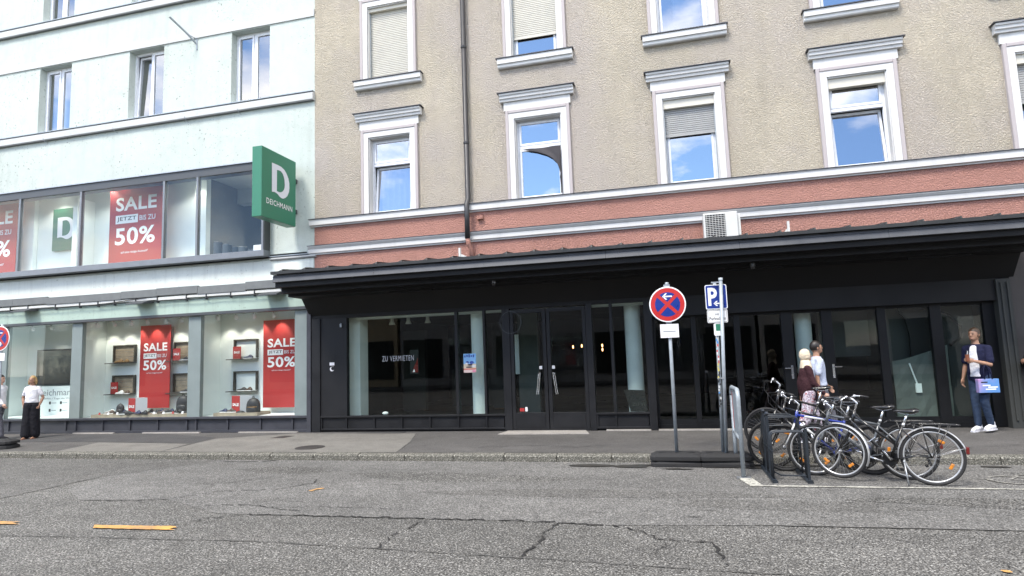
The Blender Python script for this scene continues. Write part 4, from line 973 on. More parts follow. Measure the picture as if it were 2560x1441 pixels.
for x0, x1, hx, sgn in ((-3.395,-2.60,-2.745,-1),(-2.585,-1.735,-2.47,1)):
    d = empty('door', (x0, F, .2)); d.parent = VS; d.matrix_parent_inverse = wmat(VS).inverted()
    fr = MB(); fr.box(x0,x0+.075,F-.03,F+.05,.20,2.76).box(x1-.075,x1,F-.03,F+.05,.20,2.76).box(x0+.075,x1-.075,F-.03,F+.05,.20,.545).box(x0+.075,x1-.075,F-.03,F+.05,2.68,2.76)
    put('leaf_frame', fr, A, d, bevel=.004)
    put('kick_panel', MB().box(x0+.09,x1-.09,F-.036,F-.031,.235,.50), A, d)
    put('pane', MB().pane(x0+.07,x1-.07,F+.005,F+.017,.54,2.69), M['glass_dark'], d)
    for q in (0,.035):
        put('handle_bar', MB().tube([(hx+sgn*q,F-.09,1.36),(hx+sgn*q+sgn*.055,F-.09,.93)], .009, 8), M['chrome'], d)
    put('handle_mount', MB().box(hx-.03 if sgn<0 else hx-.01,hx+.04 if sgn>0 else hx+.01,F-.10,F-.02,1.355,1.385), M['chrome'], d)
    put('sticker', MB().box(hx-.03,hx+.03,F-.004,F+.003,1.46,1.525), M['sign_white'], d)
put('door_threshold', MB().box(-3.57,-1.60,F-.03,F+.12,.165,.198), A, VS)
# interior of the vacant shop
vi = empty('vacant_room', (-4,F+2,.2)); vi.parent = VS; vi.matrix_parent_inverse = wmat(VS).inverted()
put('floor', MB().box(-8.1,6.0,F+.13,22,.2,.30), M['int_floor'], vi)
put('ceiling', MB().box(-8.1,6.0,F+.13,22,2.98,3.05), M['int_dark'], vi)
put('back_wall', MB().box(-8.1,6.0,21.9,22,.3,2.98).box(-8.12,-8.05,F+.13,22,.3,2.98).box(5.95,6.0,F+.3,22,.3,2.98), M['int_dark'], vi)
put('ceiling_bulkhead', MB().box(-7.2,-.4,F+.16,F+.5,2.755,2.98), M['int_column'], vi)
put('white_return_wall', MB().box(-7.62,-7.20,F+.35,F+.75,.30,2.98), M['int_column'], vi)
for x in (-4.29,-.79): put('column', MB().lathe([(.19,.30),(.175,.34),(.172,2.90),(.19,2.98)], Matrix.Translation((x,F+.55,0)), 24), M['int_column'], vi, smooth=True)
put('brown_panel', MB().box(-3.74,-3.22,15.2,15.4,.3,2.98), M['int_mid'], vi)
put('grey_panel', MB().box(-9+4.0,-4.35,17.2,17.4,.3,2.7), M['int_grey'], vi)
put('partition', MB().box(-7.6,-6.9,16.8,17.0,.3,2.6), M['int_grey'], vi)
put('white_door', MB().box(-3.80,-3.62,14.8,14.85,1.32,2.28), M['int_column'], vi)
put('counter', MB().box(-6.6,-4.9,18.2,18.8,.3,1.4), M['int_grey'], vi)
for x, z in ((-2.62,1.93),(-2.38,1.95),(-1.82,1.94),(-1.82,1.83)):
    put('hanging_bulb', MB().sphere((x,17.0,z+.02),(.018,.018,.045)), M['bulb_orange'], vi, smooth=True)
for k, x in enumerate((-6.55,-6.12,-5.62)):
    s_ = empty('track_spotlight', (x,F+.75,2.80), label=ORD[k]+' unlit spotlight from the left behind the big pane of the vacant shop', cat='spotlight', group='unlit spotlights of the vacant shop')
    put('adapter', MB().box(-.03,.14,-.03,.03,-.02,.05), M['ac_white'], s_, False)
    put('lamp_head', MB().lathe([(0,.0),(.04,-.02),(.045,-.10),(.075,-.18),(.07,-.18)], None, 14), M['ac_white'], s_, False, smooth=True)
text_fit('window_lettering', 'ZU', M['shop_grey'], VS, fxz(F+.014), -6.46,-6.325,1.74,1.86, -.004, 1.1)
text_fit('window_lettering', 'VERMIETEN', M['shop_grey'], VS, fxz(F+.014), -6.265,-5.68,1.74,1.86, -.004, 1.15)
mb = MB(); n = 40
for i in range(n):
    a0, a1 = 2*PI*i/n, 2*PI*(i+1)/n
    g = lambda a, r: (-3.37+r*math.cos(a), F-.048, 2.49+r*math.sin(a))
    mb.quad(g(a0,.235),g(a1,.235),g(a1,.245),g(a0,.245))
put('round_logo_outline', mb, M['grey_alu_dark'], VS)
po = empty('event_poster', (-4.35,F,1.43), label='small colourful poster stuck on the glass beside the white column', cat='poster')
cols = [((.25,.50,.80),1.62,1.845),((.72,.62,.45),1.52,1.62),((.65,.12,.08),1.495,1.52),((.72,.55,.5),1.43,1.495)]
for k, (c, z0, z1) in enumerate(cols): put('colour_field', MB().box(-4.49,-4.20,F+.008,F+.014,z0,z1), simple('poster_colour_%d' % k, c, .5, var=.1), po)
pblue = simple('poster_blue', (.03,.08,.35), .5); pdark = simple('poster_dark', (.05,.03,.04), .5); ppink = simple('poster_pink', (.75,.25,.35), .5)
for k, (x, z, rx, rz, mm) in enumerate(((-4.40,1.655,.035,.03,pblue),(-4.30,1.65,.05,.035,pblue),(-4.42,1.63,.03,.02,M['sign_white']),(-4.34,1.60,.06,.02,pdark),(-4.26,1.57,.05,.018,M['sign_white']),(-4.36,1.55,.08,.016,pdark),(-4.25,1.46,.045,.025,ppink))):
    put('printed_shape', MB().add([(x+rx*math.cos(a),F+.0065-.0004*k,z+rz*math.sin(a)) for a in [2*PI*i/12 for i in range(12)]],[tuple(range(12))]), mm, po)
for k in range(5): put('printed_stroke', MB().box(-4.47+.05*k,-4.44+.05*k,F+.003,F+.007,1.765+.01*(k%2),1.81+.012*(k%3)), pblue, po)
pc = empty('letting_placard', (-.8,F+.1,.53), label='dark placard reading ZU VE standing behind the glass by the right column', cat='placard')
put('board', MB().prism([(-1.02,.98),(-.60,.96),(-.55,.53),(-.90,.53)], F+.09,F+.105, lambda u,v,d: (u,d,v)), M['screen_black'], pc)
text_fit('lettering', 'ZU VE', M['int_grey'], pc, fxz(F+.086), -.86,-.58,.64,.71, 0)
pl = empty('red_placard', (-5.75,F+.06,1.4), label='small red and dark picture card below the ZU VERMIETEN lettering', cat='placard')
put('card', MB().box(-5.78,-5.58,F+.040,F+.05,1.44,1.98), M['int_dark'], pl)
put('red_triangle', MB().prism([(-5.74,1.47),(-5.59,1.47),(-5.59,1.80)], F+.034,F+.038, lambda u,v,d: (u,d,v)), M['red_refl'], pl)
put('white_mark', MB().prism([(-5.72,1.48),(-5.66,1.48),(-5.68,1.55)], F+.030,F+.033, lambda u,v,d: (u,d,v)), M['sign_white'], pl)
put('red_sticker', MB().box(-3.24,-3.14,F-.002,F+.003,.57,.64), M['banner_red'], VS); put('white_sticker', MB().box(-3.12,-3.07,F-.002,F+.003,.57,.66), M['paper'], VS)
put('bell_plate', MB().box(-7.78,-7.66,F-.038,F-.0305,1.69,1.76), M['paper'], VS)
mb = MB(); g = [(.055*math.cos(a), .055*math.sin(a)) for a in [R(60+25*k) for k in range(11)]] + [(.02+.045*math.cos(a), .012+.045*math.sin(a)) for a in [R(310-25*k) for k in range(11)]]
put('crescent_sign', MB().prism([(-7.72+u, 1.61+v) for u, v in g], F-.037,F-.0305, lambda u,v,d: (u,d,v)), M['paper'], VS)
put('wall_lamp', MB().lathe([(0,-.05),(.025,-.045),(.028,.03),(0,.05)], Matrix.Translation((-7.47,F-.06,2.62)), 10).box(-7.48,-7.46,F-.06,F-.03,2.61,2.63), M['galv_paint'], VS)
put('crumpled_paper', MB().sphere((-6.45,F+.12,.56),(.08,.04,.04),7,5), M['paper'], VS)

# ================================================================== dark glazed doors to the right
G = F+.16
DS = empty('dark_door_front', (2.8, G, .15), label='near black row of tall glazed doors behind the bicycles', cat='shop front')
B2 = M['anthracite2']
put('head_panel', MB().box(-.36,6.05,F-.015,G+.1,2.46,3.3), M['black_paint'], DS)
put('foot_rail', MB().box(-.36,5.80,G-.05,G+.1,.165,.26), B2, DS)
panes = [(-.31,.41),(.51,1.24),(1.36,2.13),(2.34,2.87),(3.06,3.85),(4.0,4.75),(4.94,5.61)]
prev = -.36
for a, b in panes:
    put('post', MB().box(prev,a,G-.05,G+.08,.26,2.46), B2, DS, bevel=.006); put('pane', MB().pane(a,b,G+.0,G+.014,.36,2.40), M['glass_dark'], DS)
    put('bottom_rail', MB().box(a,b,G-.035,G+.06,.26,.36), B2, DS); put('top_rail', MB().box(a,b,G-.035,G+.06,2.40,2.46), B2, DS)
    prev = b
put('post', MB().box(prev,5.80,G-.05,G+.08,.26,2.46), B2, DS)
for x, s_ in ((2.27,-1),(3.01,1)):
    put('door_handle', MB().tube([(x,G-.05,1.33),(x,G-.10,1.33),(x+s_*.14,G-.10,1.33)], .012, 8).box(x-.02,x+.02,G-.058,G-.05,1.12,1.38), M['chrome'], DS)
put('inside_column', MB().lathe([(.16,.3),(.16,2.95)], Matrix.Translation((2.62,G+.45,0)), 20), M['int_column'], DS, smooth=True)
put('inside_column', MB().box(5.30,5.60,G+.5,G+.8,.3,2.95), M['int_grey'], DS)
# crumpled paper sheet hung inside
mb = MB(); vs = []; fs = []; rr = random.Random(2)
for i in range(9):
    for j in range(7):
        top = 1.05+.28*(i/8.0)**1.3; vs.append((4.08+.95*i/8, G+.10+rr.uniform(-.02,.02), .35+top*j/6))
for i in range(8):
    for j in range(6): a = i*7+j; fs.append((a,a+7,a+8,a+1))
put('crumpled_sheet', mb.add(vs, fs), M['int_mid'], DS)
put('grey_backing', MB().box(3.98,5.64,G+.42,G+.44,.30,2.9), M['int_grey'], DS)
put('dark_curved_shape', MB().prism([(4.30,2.42),(4.42,2.2),(4.47,1.9),(4.46,1.5),(4.40,1.2),(4.40,.9),(5.1,.9),(5.1,2.05),(4.9,2.42)], G+.24,G+.30, lambda u,v,d: (u,d,v)), M['black_paint'], DS)  # flat black shape with a curved left edge behind the glass
put('dark_arc', MB().tube([(4.5,G+.2,2.46),(4.85,G+.2,2.36),(5.15,G+.2,2.24),(5.33,G+.2,2.02),(5.30,G+.2,1.80),(5.12,G+.2,1.66)], .028, 8), M['black_paint'], DS, smooth=True)  # thin black arc behind the glass
put('grey_backing', MB().box(3.0,3.95,G+.9,G+.92,1.5,2.9), M['int_grey'], DS)
put('broom_handle', MB().tube([(4.36,G+.08,1.35),(4.46,G+.075,.95)], .014, 6).box(4.42,4.52,G+.05,G+.09,.80,.97), M['int_column'], DS)
ep = empty('end_pier', (5.95,F,.15)); ep.parent = DS; ep.matrix_parent_inverse = wmat(DS).inverted()
put('pilaster', MB().box(5.80,6.03,F-.06,F+.6,.15,2.84), M['int_grey'], ep, bevel=.006)
for x in (5.86,5.96): put('pilaster_rib', MB().box(x,x+.03,F-.085,F-.06,.30,2.78), M['int_grey'], ep)
# dark wall and passage right of the canopy
PW = empty('passage_wall', (7.5,F,.15), label='dark grey wall with a black passage opening at the right edge', cat='wall')
put('wall', wall(6.03, XR1, .15, 3.92, F-.03, [(6.35,9.4,.15,2.55)], .55), M['dark_wall'], PW)
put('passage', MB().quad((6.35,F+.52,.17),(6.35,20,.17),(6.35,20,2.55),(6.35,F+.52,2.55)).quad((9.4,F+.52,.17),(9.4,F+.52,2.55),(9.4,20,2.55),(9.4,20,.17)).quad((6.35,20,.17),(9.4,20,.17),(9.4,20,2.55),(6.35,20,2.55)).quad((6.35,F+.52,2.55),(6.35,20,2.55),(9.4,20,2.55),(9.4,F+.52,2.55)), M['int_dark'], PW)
# ================================================================== the other side of the street (seen in the glass)
struct('far_pavement', MB().box(-60,60,-30,-7.2,-.06,.12), M['pave'])
OM = [plaster('opposite_ochre_plaster', (.40,.33,.22), 30, .004), plaster('opposite_grey_plaster', (.30,.30,.30), 30, .004), plaster('opposite_pale_plaster', (.52,.50,.46), 30, .004)]
owin = MB().box(-.6,.6,-.03,.05,0,1.6).mesh('window'); owin.materials.append(M['glass_win'])
ofrm = MB().box(-.7,-.6,-.03,.08,-.1,1.7).box(.6,.7,-.03,.08,-.1,1.7).box(-.6,.6,-.03,.08,1.6,1.7).box(-.6,.6,-.03,.08,-.1,0).box(-.03,.03,-.03,.07,0,1.6).mesh('frame'); ofrm.materials.append(M['pvc'])
for k, (x0, x1, h, lab) in enumerate(((-46,-17,8.2,'ochre two-storey house across the street mirrored in the left glass'),(-16.8,4.6,7.6,'grey two-storey house across the street mirrored in the vacant shop'),(4.8,30,8.4,'pale two-storey house across the street mirrored in the dark doors'))):
    ob = empty('opposite_house', ((x0+x1)/2,-10.5,.12), label=lab, cat='building', group='houses across the street')
    nwin = int((x1-x0)/3.0); st = (x1-x0)/nwin
    put('wall', MB().box(x0,x1,-20,-10.5,.1,h), OM[k], ob)
    put('roof', MB().prism([(-21,h),(-15.5,h+1.2),(-10.1,h)], x0-.1,x1+.1, lambda u,v,d: (d,u,v)), M['tin_dark'], ob)
    for i in range(nwin):
        x = x0+st*(i+.5)
        w = empty('window', (x,-10.5,4.9)); w.parent = ob; w.matrix_parent_inverse = wmat(ob).inverted(); w.rotation_euler = (0,0,PI)
        put('pane', owin, None, w, False); put('frame', ofrm, None, w, False)
        put('shop_window', MB().box(x-st*.42,x+st*.42,-10.52,-10.46,.6,3.0), M['glass_pale'] if i % 2 else M['int_dark'], ob)

# ================================================================== traffic signs
def disc(mb, cx, cz, r, y, n=40): return mb.add([(cx+r*math.cos(2*PI*k/n), y, cz+r*math.sin(2*PI*k/n)) for k in range(n)], [tuple(range(n))])
def arrow(name, x, z, l, y, mat, parent, d=-1, w=.022):
    h = l*.33
    mb = MB(); s = d
    mb.prism([(x+s*l/2-s*w*.9,z-w/2),(x+s*l/2-s*w*.9,z+w/2),(x-s*l/2,z+w/2),(x-s*l/2,z-w/2)], y-.001, y, lambda u,v,e: (u,e,v))
    for q in (-1,1):
        mb.prism([(x+s*l/2,z),(x+s*(l/2-h),z+q*h),(x+s*(l/2-h-w*1.2),z+q*h),(x+s*(l/2-w*1.3),z)], y-.001, y, lambda u,v,e: (u,e,v))
    return put(name, mb, mat, parent, False)
def noparking(parent, cz, y, both=False):
    put('sign_plate', MB().lathe([(0,-.004),(.275,-.004),(.28,0),(.275,.004),(0,.004)], Matrix.Translation((0,y,cz)) @ Matrix.Rotation(R(90),4,'X'), 44), M['sign_white'], parent, False)
    put('red_field', disc(MB(), 0, cz, .260, y-.0055), M['sign_red'], parent, False)
    put('blue_field', disc(MB(), 0, cz, .192, y-.007), M['sign_blue'], parent, False)
    for a in (45,-45):
        c, s = math.cos(R(a)), math.sin(R(a)); pts = [(u*c-v*s, cz+u*s+v*c) for u, v in ((-.20,-.026),(.20,-.026),(.20,.026),(-.20,.026))]
        put('red_cross_bar', MB().add([(u, y-.0085-(.0004 if a > 0 else 0), v) for u, v in pts], [(0,1,2,3)]), M['sign_red'], parent, False)
    arrow('arrow', .0, cz+.125, .15, y-.0095, M['sign_white'], parent, -1)
    if both: arrow('arrow', .0, cz-.125, .15, y-.0095, M['sign_white'], parent, 1)
def foot(parent, z, jit):
    prof = lambda s: [(-.40*s,-.14*s),(-.33*s,-.20*s),(.33*s,-.20*s),(.40*s,-.14*s),(.40*s,.14*s),(.33*s,.20*s),(-.33*s,.20*s),(-.40*s,.14*s)]
    m = MB(); vs = []; fs = []; n = 8
    for s, zz in ((.99,z),(1.0,z+.02),(1.0,z+.055),(.80,z+.098)): vs += [(u,v,zz) for u, v in prof(s)]
    for i in range(3):
        for k in range(n): l = (k+1) % n; fs.append((i*n+k,i*n+l,(i+1)*n+l,(i+1)*n+k))
    fs += [tuple(reversed(range(n))), tuple(range(3*n,4*n))]
    o = put('base_plate', m.add(vs, fs), M['rubber'], parent, False); o.rotation_euler = (0,0,jit)
    for x in (-.22,.22): put('grip_slot', MB().box(x-.05,x+.05,-.02,.02,z+.0985,z+.1015), M['ink'], o, False)
s1 = empty('no_stopping_sign', (-.02,10.06,0), label='round red and blue no stopping sign on a slim pole left of the parking sign', cat='traffic sign')
foot(s1, 0, .03); foot(s1, .10, -.02)
put('pole', MB().tube([(0,0,.18),(.01,0,2.80)], .027, 12).lathe([(.03,2.80),(.03,2.825),(0,2.83)], Matrix.Translation((.01,0,0)), 12), M['galv_paint'], s1, False, smooth=True)
put('pole_clamp', MB().box(-.045,.05,-.045,.035,2.705,2.79), M['galv'], s1, False); put('pole_clamp', MB().box(-.04,.045,-.045,.035,2.175,2.215), M['galv'], s1, False)
noparking(s1, 2.475, -.05)
put('paper_notice', MB().box(-.135,.145,-.052,-.046,1.955,2.165), M['paper'], s1, False); put('smudged_text', MB().box(-.09,.10,-.0535,-.0525,2.045,2.06), M['ink_grey'], s1, False)
s2 = empty('parking_sign', (.68,10.06,0), label='blue and white P parking sign on two poles, one covered in stickers', cat='traffic sign')
foot(s2, 0, -.02); foot(s2, .10, .03)
put('pole', MB().tube([(.02,-.05,.18),(.115,-.06,2.80)], .027, 12).lathe([(.032,2.80),(.032,2.84),(0,2.845)], Matrix.Translation((.115,-.06,0)), 12), M['galv_paint'], s2, False, smooth=True)
put('pole', MB().tube([(-.02,.03,.18),(.03,.03,2.78)], .026, 12), M['galv_paint'], s2, False, smooth=True)
put('top_clamp', MB().box(-.03,.12,-.07,-.05,2.765,2.785), M['galv'], s2, False); put('hose_clamp', MB().lathe([(.03,0),(.034,.0),(.034,.02),(.03,.02)], Matrix.Translation((.045,-.055,1.30)), 12).box(-.03,.05,-.03,.05,1.30,1.312), M['galv'], s2, False)
def rrect(x0, x1, z0, z1, r, n=5):
    P = []
    for cx, cz, a0 in ((x1-r,z1-r,0),(x0+r,z1-r,90),(x0+r,z0+r,180),(x1-r,z0+r,270)):
        for k in range(n+1): a = R(a0+90*k/n); P.append((cx+r*math.cos(a), cz+r*math.sin(a)))
    return P
ex = lambda u,v,d: (u,d,v)
tilt = -.035
p1 = put('sign_plate', MB().prism(rrect(-.125,.195,2.365,2.745,.025), -.012,-.004, ex), M['sign_white'], s2, False)
put('blue_field', MB().prism(rrect(-.113,.183,2.377,2.733,.018), -.014,-.0125, ex), M['sign_blue'], s2, False)
text_fit('lettering', 'P', M['sign_white'], s2, lambda u,v: (u,-.0155,v), -.085,.050,2.42,2.70, .03, world=False)
arrow('arrow', .05, 2.452, .12, -.0155, M['sign_white'], s2, -1, .022)
put('supplementary_plate', MB().prism(rrect(-.115,.185,2.155,2.355,.02), -.012,-.004, ex), M['sign_white'], s2, False)
fr = MB(); o_ = rrect(-.106,.176,2.164,2.346,.015); i_ = rrect(-.100,.170,2.170,2.340,.012)
fr.add([(u,-.0128,v) for u,v in o_]+[(u,-.0128,v) for u,v in i_], [(k,(k+1)%len(o_),len(o_)+(k+1)%len(o_),len(o_)+k) for k in range(len(o_))])
put('plate_border', fr, M['ink'], s2, False, recalc=False)
text_fit('lettering', 'mit', M['ink'], s2, lambda u,v: (u,-.0132,v), -.0,.06,2.268,2.305, .012, world=False)
text_fit('lettering', 'Parkschein', M['ink'], s2, lambda u,v: (u,-.0132,v), -.085,.155,2.195,2.245, .012, world=False)
put('sticker_plate', MB().prism(rrect(-.03,.075,1.955,2.145,.02), -.010,-.004, ex), M['sign_white'], s2, False)
put('green_sticker', MB().prism(rrect(.0,.07,2.03,2.135,.01), -.0125,-.0105, ex), M['brand_green'], s2, False)
stc = [simple('sticker_%d' % k, c, .5) for k, c in enumerate(((.7,.7,.7),(.05,.25,.6),(.55,.1,.1),(.03,.03,.03),(.6,.5,.1),(.35,.6,.65)))]
rr = random.Random(31)
for k in range(26):
    z = 1.92-.042*k-rr.uniform(0,.01); cxp = -.02+.05*(z-.18)/2.6
    a0 = rr.uniform(200,260); vs = []; hgt = rr.uniform(.025,.05); aa = [R(a0+10*i) for i in range(6)]
    vs = [(cxp+.0268*math.cos(a), .03+.0268*math.sin(a), z) for a in aa]+[(cxp+.0268*math.cos(a), .03+.0268*math.sin(a), z+hgt) for a in aa]
    put('sticker', MB().add(vs, [(i,i+1,i+7,i+6) for i in range(5)]), stc[rr.choice((0,0,1,2,3,4,5,3))], s2, False)
s3 = empty('no_stopping_sign', (-14.62,10.75,.13), label='cropped no stopping sign with two arrows at the left edge', cat='traffic sign')
foot(s3, 0, .35); foot(s3, .10, .30)
put('pole', MB().tube([(0,0,.18),(-.02,0,2.76)], .027, 12), M['galv_paint'], s3, False, smooth=True)
noparking(s3, 2.43, -.05, True)
put('paper_notice', MB().box(-.2,.16,-.052,-.046,1.93,2.10), M['paper'], s3, False)

# ================================================================== hoop barrier and bicycle rack
hb = empty('hoop_barrier', (.83,9.55,0), label='grey steel hoop barrier with a thin red stripe beside the bicycle rack', cat='barrier')
pts = [(.01,-.42,.012),(.01,-.42,1.06)] + [(.01,-.42+.12*(1-math.cos(a)),1.06+.12*math.sin(a)) for a in [R(15*k) for k in range(1,7)]] + [(.0,.30+.12*math.sin(a),1.06+.12*math.cos(a)) for a in [R(15*k) for k in range(0,7)]] + [(0,.42,1.06),(0,.42,.012)]
put('hoop', MB().tube(pts, .030, 12), M['galv_paint'], hb, False, smooth=True)
put('cross_bar', MB().tube([(0,-.40,.52),(0,.40,.52)], .022, 10), M['galv_paint'], hb, False, smooth=True)
put('warning_plate', MB().box(-.004,.004,-.385,.385,.56,1.14), M['galv_paint'], hb, False)
for y0, y1 in ((-.33,-.26),(.26,.33)): put('red_stripe', MB().box(-.0055,.0055,y0,y1,.58,1.12), M['sign_red'], hb, False)
for y in (-.42,.42): put('foot_plate', MB().box(-.08,.10,y-.06,y+.06,.002,.016), M['galv'], hb, False)
rk = empty('bicycle_rack', (1.4,9.35,0), label='black steel bicycle rack holding the front wheels', cat='bicycle rack')
for x in (-.21,.21): put('ground_rail', MB().prism([(x-.035,0),(x-.035,.03),(x-.02,.045),(x+.02,.045),(x+.035,.03),(x+.035,0)], -.56,.56, lambda u,v,d: (u,d,v)), M['rack_black'], rk, False)
def hoop(y, h, r=.011):
    c = .06; p = [(-.21,y,.045),(-.21,y,h-c)] + [(-.21+c*(1-math.cos(R(30*k))),y,h-c+c*math.sin(R(30*k))) for k in (1,2,3)] + [(.21-c+c*math.sin(R(30*k)),y,h-c+c*math.cos(R(30*k))) for k in (0,1,2,3)] + [(.21,y,.045)]
    put('wheel_hoop', MB().tube(p, r, 8), M['rack_black'], rk, False, smooth=True)
for y, h in ((-.46,.64),(-.38,.645),(-.30,.64),(-.06,.79),(.06,.80),(.26,.64),(.36,.79),(.46,.64)): hoop(y, h)
for x in (-.21,): 
    for y in (-.22,.16): put('rack_post', MB().obox(Matrix.Translation((x,y,.43)), .035,.035,.80).lathe([(.0,.03),(.02,.025),(.03,0),(.02,-.02)], Matrix.Translation((x,y,.86)), 10), M['rack_black'], rk, False)
put('rack_post', MB().obox(Matrix.Translation((.21,-.50,.36)), .03,.03,.66), M['rack_black'], rk, False)
put('tie_bar', MB().tube([(-.21,-.5,.40),(-.21,.5,.40)], .010, 8), M['rack_black'], rk, False)
put('wheel_cradle', MB().tube([(-.21,-.1,.10),(-.10,-.30,.06),(.21,-.34,.06)], .010, 8), M['rack_black'], rk, False)

# ================================================================== bicycles
def torus(mb, R0, r, n=56, m=10, sq=1.0, y0=0.0, a0=0, a1=360, close=True):
    vs = []; fs = []; N = n if close else n+1
    for i in range(N):
        a = R(a0+(a1-a0)*i/n)
        for k in range(m):
            b = 2*PI*k/m; rr_ = R0+r*math.cos(b)
            vs.append((rr_*math.cos(a), y0+r*sq*math.sin(b), rr_*math.sin(a)))
    for i in range(n):
        j = (i+1) % N
        for k in range(m): l = (k+1) % m; fs.append((i*m+k,i*m+l,j*m+l,j*m+k))
    return mb.add(vs, fs)
WH = {}
def wheel(parent, x, R0, rimmat, steer=0, refl=True, thick=.019, lift=0.0):
    w = empty('wheel', (x,0,R0+lift), parent=parent); w.rotation_euler = (0, random.uniform(0,6), 0)
    if steer: w.rotation_euler = (0,0,steer)
    key = (R0, thick)
    if key not in WH:
        ty = torus(MB(), R0-thick, thick, 60, 10).mesh('tyre'); rim = torus(MB(), R0-2*thick-.006, .011, 60, 8, .9).mesh('rim'); sp = MB()
        for k in range(32):
            a = 2*PI*k/32; side = (-1)**k; b = a+R(42)*(1 if (k//2) % 2 else -1)
            sp.tube([(.020*math.cos(b), side*.028, .020*math.sin(b)), ((R0-2*thick-.012)*math.cos(a), side*.004, (R0-2*thick-.012)*math.sin(a))], .0014, 4, caps=False)
        sp = sp.mesh('spokes')
        hub = MB().lathe([(.0,-.055),(.009,-.055),(.009,-.034),(.024,-.032),(.024,-.026),(.014,-.022),(.014,.022),(.024,.026),(.024,.032),(.009,.034),(.009,.055),(0,.055)], Matrix.Rotation(R(90),4,'X'), 14).mesh('hub')
        for me in (ty, rim, hub):
            for p in me.polygons: p.use_smooth = True
        ty.materials.append(M['tyre']); sp.materials.append(M['spoke']); hub.materials.append(M['chrome']); WH[key] = (ty, rim, sp, hub)
    ty, rim, sp, hub = WH[key]
    put('tyre', ty, None, w, False); rm_ = rim.copy(); rm_.materials.append(rimmat); put('rim', rm_, None, w, False); put('spokes', sp, None, w, False); put('hub', hub, None, w, False)
    if refl:
        for a in (230, 320):
            c = Vector((math.cos(R(a)),0,math.sin(R(a))))*(R0*.62)
            put('reflector', MB().obox(Matrix.Translation(c) @ Matrix.Rotation(-R(a)+PI/2,4,'Y'), .075,.02,.035), M['orange_refl'], w, False, bevel=.008)
    return w
def arc(cx, cz, r, a0, a1, w, n=22, y=0.0):
    """curved mudguard strip"""
    vs = []; fs = []
    for i in range(n+1):
        a = R(a0+(a1-a0)*i/n)
        for yy, dr in ((-w/2,-.012),(-w/4,.0),(w/4,.0),(w/2,-.012)): vs.append((cx+(r+dr)*math.cos(a), y+yy, cz+(r+dr)*math.sin(a)))
    for i in range(n):
        for k in range(3): fs.append((i*4+k,i*4+k+1,i*4+k+5,i*4+k+4))
    return vs, fs
